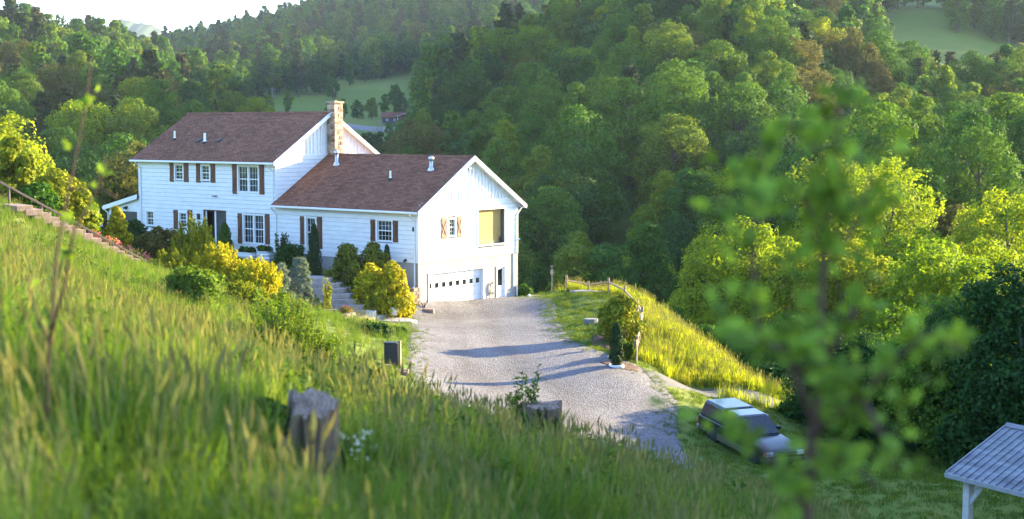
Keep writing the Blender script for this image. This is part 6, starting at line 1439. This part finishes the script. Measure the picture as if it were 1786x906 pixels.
def grow_grass():
    rng = np.random.default_rng(77)
    tall = [clump(1, 34, .2, .52, .011, .8, 'grass'), clump(2, 30, .2, .60, .010, 1.0, 'grass', 1), clump(3, 36, .22, .42, .013, .9, 'grass'), clump(4, 26, .2, .62, .010, .7, 'grass', 3), clump(5, 30, .2, .5, .012, 1.1, 'grass'), clump(6, 14, .2, .62, .008, .9, 'seed', 8), clump(7, 22, .24, .34, .02, 1.2, 'weed')]
    weeds = [weed(11, 70, .16, .4, .09), weed(12, 90, .2, .5, .075), weed(13, 60, .14, .32, .11), weed(14, 110, .2, .55, .05, 'weedbright')]
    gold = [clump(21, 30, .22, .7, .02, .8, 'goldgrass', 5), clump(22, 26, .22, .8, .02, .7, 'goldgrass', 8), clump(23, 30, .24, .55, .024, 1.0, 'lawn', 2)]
    lawn = [clump(31, 40, .24, .13, .014, 1.2, 'lawn'), clump(32, 44, .26, .10, .016, 1.3, 'lawn'), clump(33, 34, .22, .18, .014, 1.1, 'lawn')]
    rot = lambda n, tilt=.12: np.column_stack([rng.normal(0, tilt, n), rng.normal(0, tilt, n), rng.uniform(0, 6.28, n)])
    hill_ = lambda x, y: ~((x > 5.6) & (y > 26) & (y < 62) & (x > 5.6 + (62 - y) * .03))
    slope = lambda x, y: (x < 9 - .0 * y) & ~((y > 42) & (x > -1)) & ~((x > 7.5) & (y > 20))
    P = [turf(rng, 2.6, 12, 26, slope), turf(rng, 12, 26, 20, slope), turf(rng, 26, 48, 11, slope), turf(rng, 48, 74, 6, lambda x, y: (x < -4.6) & ~((x > -10.4) & (y > 71)) )]
    P = np.concatenate(P); n = len(P); pick = rng.choice(7, n, p=[.24, .17, .2, .09, .12, .08, .10])
    patch = np.sin(P[:, 0] * .9 + 1) * np.sin(P[:, 1] * .6) + .5 * np.sin(P[:, 0] * 2.3 + P[:, 1] * 1.7)
    gs = rng.uniform(.7, 1.15, n) * (1 + .14 * patch)
    for c_, rr in ((c1, .3), (c2, .5)):
        dd = np.hypot(P[:, 0] - c_.x, P[:, 1] - c_.y); fr = (np.abs(P[:, 0] / P[:, 1] - c_.x / c_.y) * P[:, 1] < rr * 1.3) & (P[:, 1] < c_.y) & (P[:, 1] > c_.y - 2.6)
        gs = np.where(dd < rr * .7, .02, np.where(dd < rr * 1.4, gs * .5, np.where(fr, gs * .55, gs)))
    scatter('tall_grass', P, rot(n), gs, pick, tall, label='tall green meadow grass covering the near slope', cat='grass'); print('grass', n)
    W_ = np.concatenate([turf(rng, 5, 26, 3.5, slope), turf(rng, 26, 60, 2.0, lambda x, y: slope(x, y) & (x < -2))]); k = (np.sin(W_[:, 0] * .7 + 2) * np.sin(W_[:, 1] * .45 + 1) + rng.normal(0, .35, len(W_))) > .25; W_ = W_[k]; n = len(W_)
    scatter('weeds', W_, rot(n), rng.uniform(.7, 1.4, n), rng.integers(0, 4, n), weeds, label='leafy weeds growing through the slope grass', cat='weeds')
    fx = np.array([p[0] for p in FENCE])[::-1]; fy = np.array([p[1] for p in FENCE])[::-1]
    fline = lambda y: np.interp(y, fy, fx)
    bank = lambda x, y: (y > 64.8) & (x > fline(y) + .25 + (y < 66.5) * 1.0) & (x < fline(y) + 9) & ((x > 7.2) | (y > 66))
    B_ = turf(rng, 63, 98, 12, bank); n = len(B_)
    far_edge = turf(rng, 86, 99, 9, lambda x, y: (x > 1.8) & (x < 7) & (y > 91.2 - (x - 3.5) * 2.0)); B_ = np.concatenate([B_, far_edge]); n = len(B_)
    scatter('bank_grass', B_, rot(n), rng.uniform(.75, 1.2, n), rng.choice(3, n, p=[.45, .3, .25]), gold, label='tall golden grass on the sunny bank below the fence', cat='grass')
    yard = lambda x, y: (x > 0.4) & (x < fline(y) + .6) & (y > 60) & (y < 93)
    low = lambda x, y: (x > 6.3) & (y < 66.5) & (y > 27)
    Lw = np.concatenate([turf(rng, 58, 93, 16, yard), turf(rng, 27, 66.5, 11, low), turf(rng, 66, 98, 5, lambda x, y: (x < -6) & (y > 74))]); n = len(Lw)
    # thin grass creeping into the gravel at its edges
    G = []
    for (xa, ya), (xb, yb) in zip(DRIVE_R[:-3], DRIVE_R[1:-2]):
        m_ = int(22 * math.hypot(xb - xa, yb - ya)); t = rng.random(m_); o = np.abs(rng.normal(0, .55, m_)); G.append(np.column_stack([xa + (xb - xa) * t - o, ya + (yb - ya) * t + rng.normal(0, .3, m_)]))
    for (xa, ya), (xb, yb) in zip(DRIVE_L[:7], DRIVE_L[1:8]):
        m_ = int(14 * math.hypot(xb - xa, yb - ya)); t = rng.random(m_); o = np.abs(rng.normal(0, .4, m_)); G.append(np.column_stack([xa + (xb - xa) * t + o, ya + (yb - ya) * t + rng.normal(0, .3, m_)]))
    G = np.concatenate(G); G = np.column_stack([G, Hs(G[:, 0], G[:, 1]) + .03]); sc = np.concatenate([rng.uniform(.7, 1.3, n), rng.uniform(.35, .9, len(G))]); Lw = np.concatenate([Lw, G]); n = len(Lw)
    scatter('lawn_grass', Lw, rot(n, .2), sc, rng.integers(0, 3, n), lawn, label='short lawn grass round the yard and driveway', cat='grass')
grow_grass()
# ---------------------------------------------------------------- out-of-focus saplings close by
def sapling(name, label, y0, stems, seed, leaf, per, mat='sap', dens=1.0, spread=.16, bare=.0088):
    """stems: lists of (px, py, depth offset, radius); leaves sprout along the thin ends"""
    rng = np.random.default_rng(seed); p0 = at(stems[0][0][0], stems[0][0][1], y0 + stems[0][0][2]); o = Vector((p0.x, p0.y, H(p0.x, p0.y))); e = empty(name, o); tag(e, label, 'sapling'); Cs, Ds = [], []
    for st in stems:
        pts = [at(px, py, y0 + dy) - o for px, py, dy, r in st['p']] if isinstance(st, dict) else [at(px, py, y0 + dy) - o for px, py, dy, r in st]
        rad = [q[3] for q in (st['p'] if isinstance(st, dict) else st)]
        if st is stems[0]: pts = [Vector((pts[0].x, pts[0].y, -.1))] + pts; rad = [rad[0] * 1.15] + rad
        mb = MB(); mb.tube([tuple(p) for p in pts], rad, 7); mb.build('stem', M['twig'], e, True)
        for i in range(len(pts) - 1):
            a, b = pts[i], pts[i + 1]; L = (b - a).length
            if rad[i + 1] > bare: continue
            for k in range(int(L * per * dens)):
                q = a.lerp(b, rng.random()); d = unit(rng, 1)[0]; d[2] = d[2] * .6 + .25; tw = spread * rng.uniform(.15, 1.0); tip = np.array(q) + d * tw
                m_ = rng.integers(3, 7); s = rng.uniform(.45, 1.05, m_); dd = unit(rng, m_); Cs.append(np.array(q) * (1 - s[:, None]) + tip * s[:, None] + dd * leaf * .45); Ds.append(dd + d)
    C = np.concatenate(Cs); V, F = cards(C, rng.normal(size=C.shape) * .6 + [0, -.3, .6], leaf * rng.uniform(.6, 1.25, len(C)), rng, .58, .12, np.concatenate(Ds)); link_mesh('foliage', np_mesh('foliage', V, F, M[mat]), e)
Y = 3.3
sapling('apple_sapling', 'leafy young tree with brown stems and soft green leaves close beside the slope', Y, [
    [(1405, 930, 0, .014), (1412, 800, 0, .012), (1430, 640, .02, .0105), (1432, 520, .05, .0085), (1440, 400, .05, .0075), (1455, 280, .05, .006), (1470, 170, .05, .004)],
    [(1420, 740, 0, .0095), (1380, 640, .1, .0089), (1320, 560, .15, .007), (1312, 420, .2, .006), (1330, 300, .2, .004), (1325, 235, .2, .003)],
    [(1418, 760, 0, .0095), (1500, 690, -.1, .0085), (1570, 620, -.15, .0075), (1620, 580, -.2, .005), (1680, 610, -.2, .003)],
    [(1500, 690, -.1, .0085), (1540, 760, -.25, .006), (1560, 820, -.3, .003)],
    [(1404, 880, 0, .009), (1345, 800, .2, .0085), (1300, 745, .3, .006), (1255, 720, .35, .003)],
    [(1440, 420, .05, .007), (1390, 330, -.1, .0055), (1300, 330, -.2, .003)], [(1450, 300, .05, .006), (1400, 230, -.05, .004), (1370, 215, -.1, .003)],
    [(1435, 480, .05, .007), (1500, 380, .15, .005), (1530, 250, .2, .003)], [(1430, 640, .02, .008), (1480, 560, .1, .006), (1500, 520, .15, .003)],
    [(1425, 690, 0, .008), (1370, 610, -.12, .006), (1300, 590, -.2, .003)], [(1408, 840, 0, .008), (1470, 800, -.1, .006), (1530, 850, -.15, .003)]], 5, .056, 44, spread=.19)
Y2 = 6.6
sapling('thin_sapling', 'thin bare-stemmed sapling with sparse tip leaves on the upper slope', Y2, [
    [(82, 700, 0, 0.00769), (84, 640, 0, 0.00775), (88, 590, 0, 0.00775), (98, 450, .05, 0.00775), (120, 330, .05, 0.00625), (150, 180, .05, 0.00481), (160, 95, .05, 0.00288)],
    [(88, 590, 0, 0.00775), (112, 500, -.1, 0.00775), (130, 400, -.12, 0.00625), (170, 330, -.15, 0.00481), (185, 270, -.15, 0.00288)],
    [(120, 330, .05, 0.00577), (175, 330, .1, 0.00384), (205, 345, .1, 0.00288)], [(86, 600, 0, 0.00775), (60, 540, .1, 0.00577), (48, 480, .12, 0.00384)]], 6, .055, 10, dens=.8, spread=.13, bare=.0072)
# ---------------------------------------------------------------- far things down the valley
def power_pole(px, pt, y, label, arms=True):
    x = (px - CX) / FPX * y; g = H(x, y); h = at(px, pt, y).z - g; e = empty('power_pole', (x, y, g)); tag(e, label, 'power pole')
    mb = MB(); mb.tube([(0, 0, -.5), (0, 0, h)], [.2, .13], 8); mb.build('pole', M['palebark'], e)
    if arms: mb = MB(); mb.box(-1.1, 1.1, -.08, .08, h - .9, h - .7); mb.build('crossarm', M['palebark'], e)
power_pole(478, 152, 520, 'lone pale power pole on the far meadow above the roof ridge'); power_pole(660, 207, 440, 'taller of the twin power poles beside the far road', False); power_pole(666, 211, 436, 'shorter of the twin power poles beside the far road')
def far_house():
    y = 470.0; c = at(688, 226, y); g = H(c.x, y); e = empty('far_house', (c.x, y, g), .1); e.scale = (.8, .8, .8); tag(e, 'dark little house beside the far valley road', 'house')
    mb = MB(); mb.box(-5, 4.6, -3, 3, -.5, 2.6); mb.prism([(-3, 2.6), (3, 2.6), (0, 4.4)], -5, 4.6, 0); mb.build('wall', M['darkwall'], e); mb = MB(); mb.prism([(-3.5, 2.4), (0, 4.5), (3.5, 2.4), (3.5, 2.6), (0, 4.75), (-3.5, 2.6)], -5.4, 5, 0); mb.build('roof', M['roof'], e)
    for xx in (-3, 0, 3): mb = MB(); mb.box(xx - .5, xx + .5, -3.04, -2.98, 1.0, 2.1); mb.build('window', M['curtain'], e)
    c2_ = at(706, 227, y); e2 = empty('carport', (c2_.x + 1, y, H(c2_.x + 1, y))); tag(e2, 'pale-roofed carport beside the dark little far house', 'carport')
    mb = MB(); mb.prism([(-3.5, 2.5), (0, 3.3), (3.5, 2.5), (3.5, 2.7), (0, 3.55), (-3.5, 2.7)], -2.5, 2.5, 1); mb.build('roof', M['tin_trim'], e2)
    for xx in (-3.1, 3.1):
        for yy in (-2.2, 2.2): mb = MB(); mb.box(xx - .12, xx + .12, yy - .12, yy + .12, -.5, 2.6); mb.build('post', M['trim'], e2)
M['darkwall'] = simple('dark_stained_wall', (.05, .045, .06), (.08, .07, .09), 1, .8)
far_house()
tag(sheet('far_road', [(at(560, 228, 458).x, 462), (at(640, 228, 455).x, 459), (at(720, 228, 452).x, 457), (at(800, 228, 452).x, 457)], [(at(560, 228, 452).x, 447), (at(640, 228, 450).x, 445), (at(720, 228, 448).x, 443), (at(800, 228, 448).x, 443)], M['farroad'], .3, 30, 5, .1, 9), kind='structure')
def far_bushes():
    for i, (px, pt, y, r) in enumerate([(640, 233, 405, 4), (664, 232, 408, 3.2), (655, 247, 390, 2.5)]):
        x = (px - CX) / FPX * y; g = H(x, y); hero('field_bush', 700 + i, px, pt, y, None, r, 'round', 'leaf_dark', ['round dark bush in the far field below the valley road', 'dark bush at the foot of the twin power poles', 'small dark bush nearest the gable in the far field'][i], n=1500, size=.7, base=.02, nl=12)['category'] = 'bush'
far_bushes()
def field_trees():
    rng = random.Random(12)
    for i, (px, y, s) in enumerate([(470, 470, .55), (505, 545, .5), (560, 600, .7), (582, 590, .6), (612, 625, .75), (640, 640, .8), (690, 560, .6), (600, 478, .4), (625, 485, .45), (650, 492, .5), (672, 495, .5), (700, 500, .55), (575, 482, .35), (530, 640, .6)]):
        x = (px - CX) / FPX * y; p = FARP[i % 3]; place_tree(p[0], p[1], (x, y, H(x, y) - .3), rng.uniform(0, 6), s, 'small round tree standing alone in the far valley meadow' if i not in (7, 8, 9, 10, 11, 12) else 'low dark tree of the hedge behind the far valley road', 'lone trees in the far meadow' if i not in (7, 8, 9, 10, 11, 12) else 'hedge trees behind the far road', 'field_tree')
field_trees()
# ---------------------------------------------------------------- haze
def haze():
    mb = MB(); mb.box(-2200, 2200, -90, 3400, -70, 232); m = bpy.data.materials.new('valley_haze'); m.use_nodes = True; t = m.node_tree; t.nodes.clear()
    out = t.nodes.new('ShaderNodeOutputMaterial'); v = t.nodes.new('ShaderNodeVolumePrincipled'); v.inputs['Color'].default_value = (.72, .84, 1, 1); v.inputs['Density'].default_value = HAZE; v.inputs['Anisotropy'].default_value = 0.0
    t.links.new(v.outputs[0], out.inputs['Volume']); tag(mb.build('haze', m), 'pale blue evening haze in the valley air', 'haze', kind='stuff')
HAZE = 0.00007
haze()
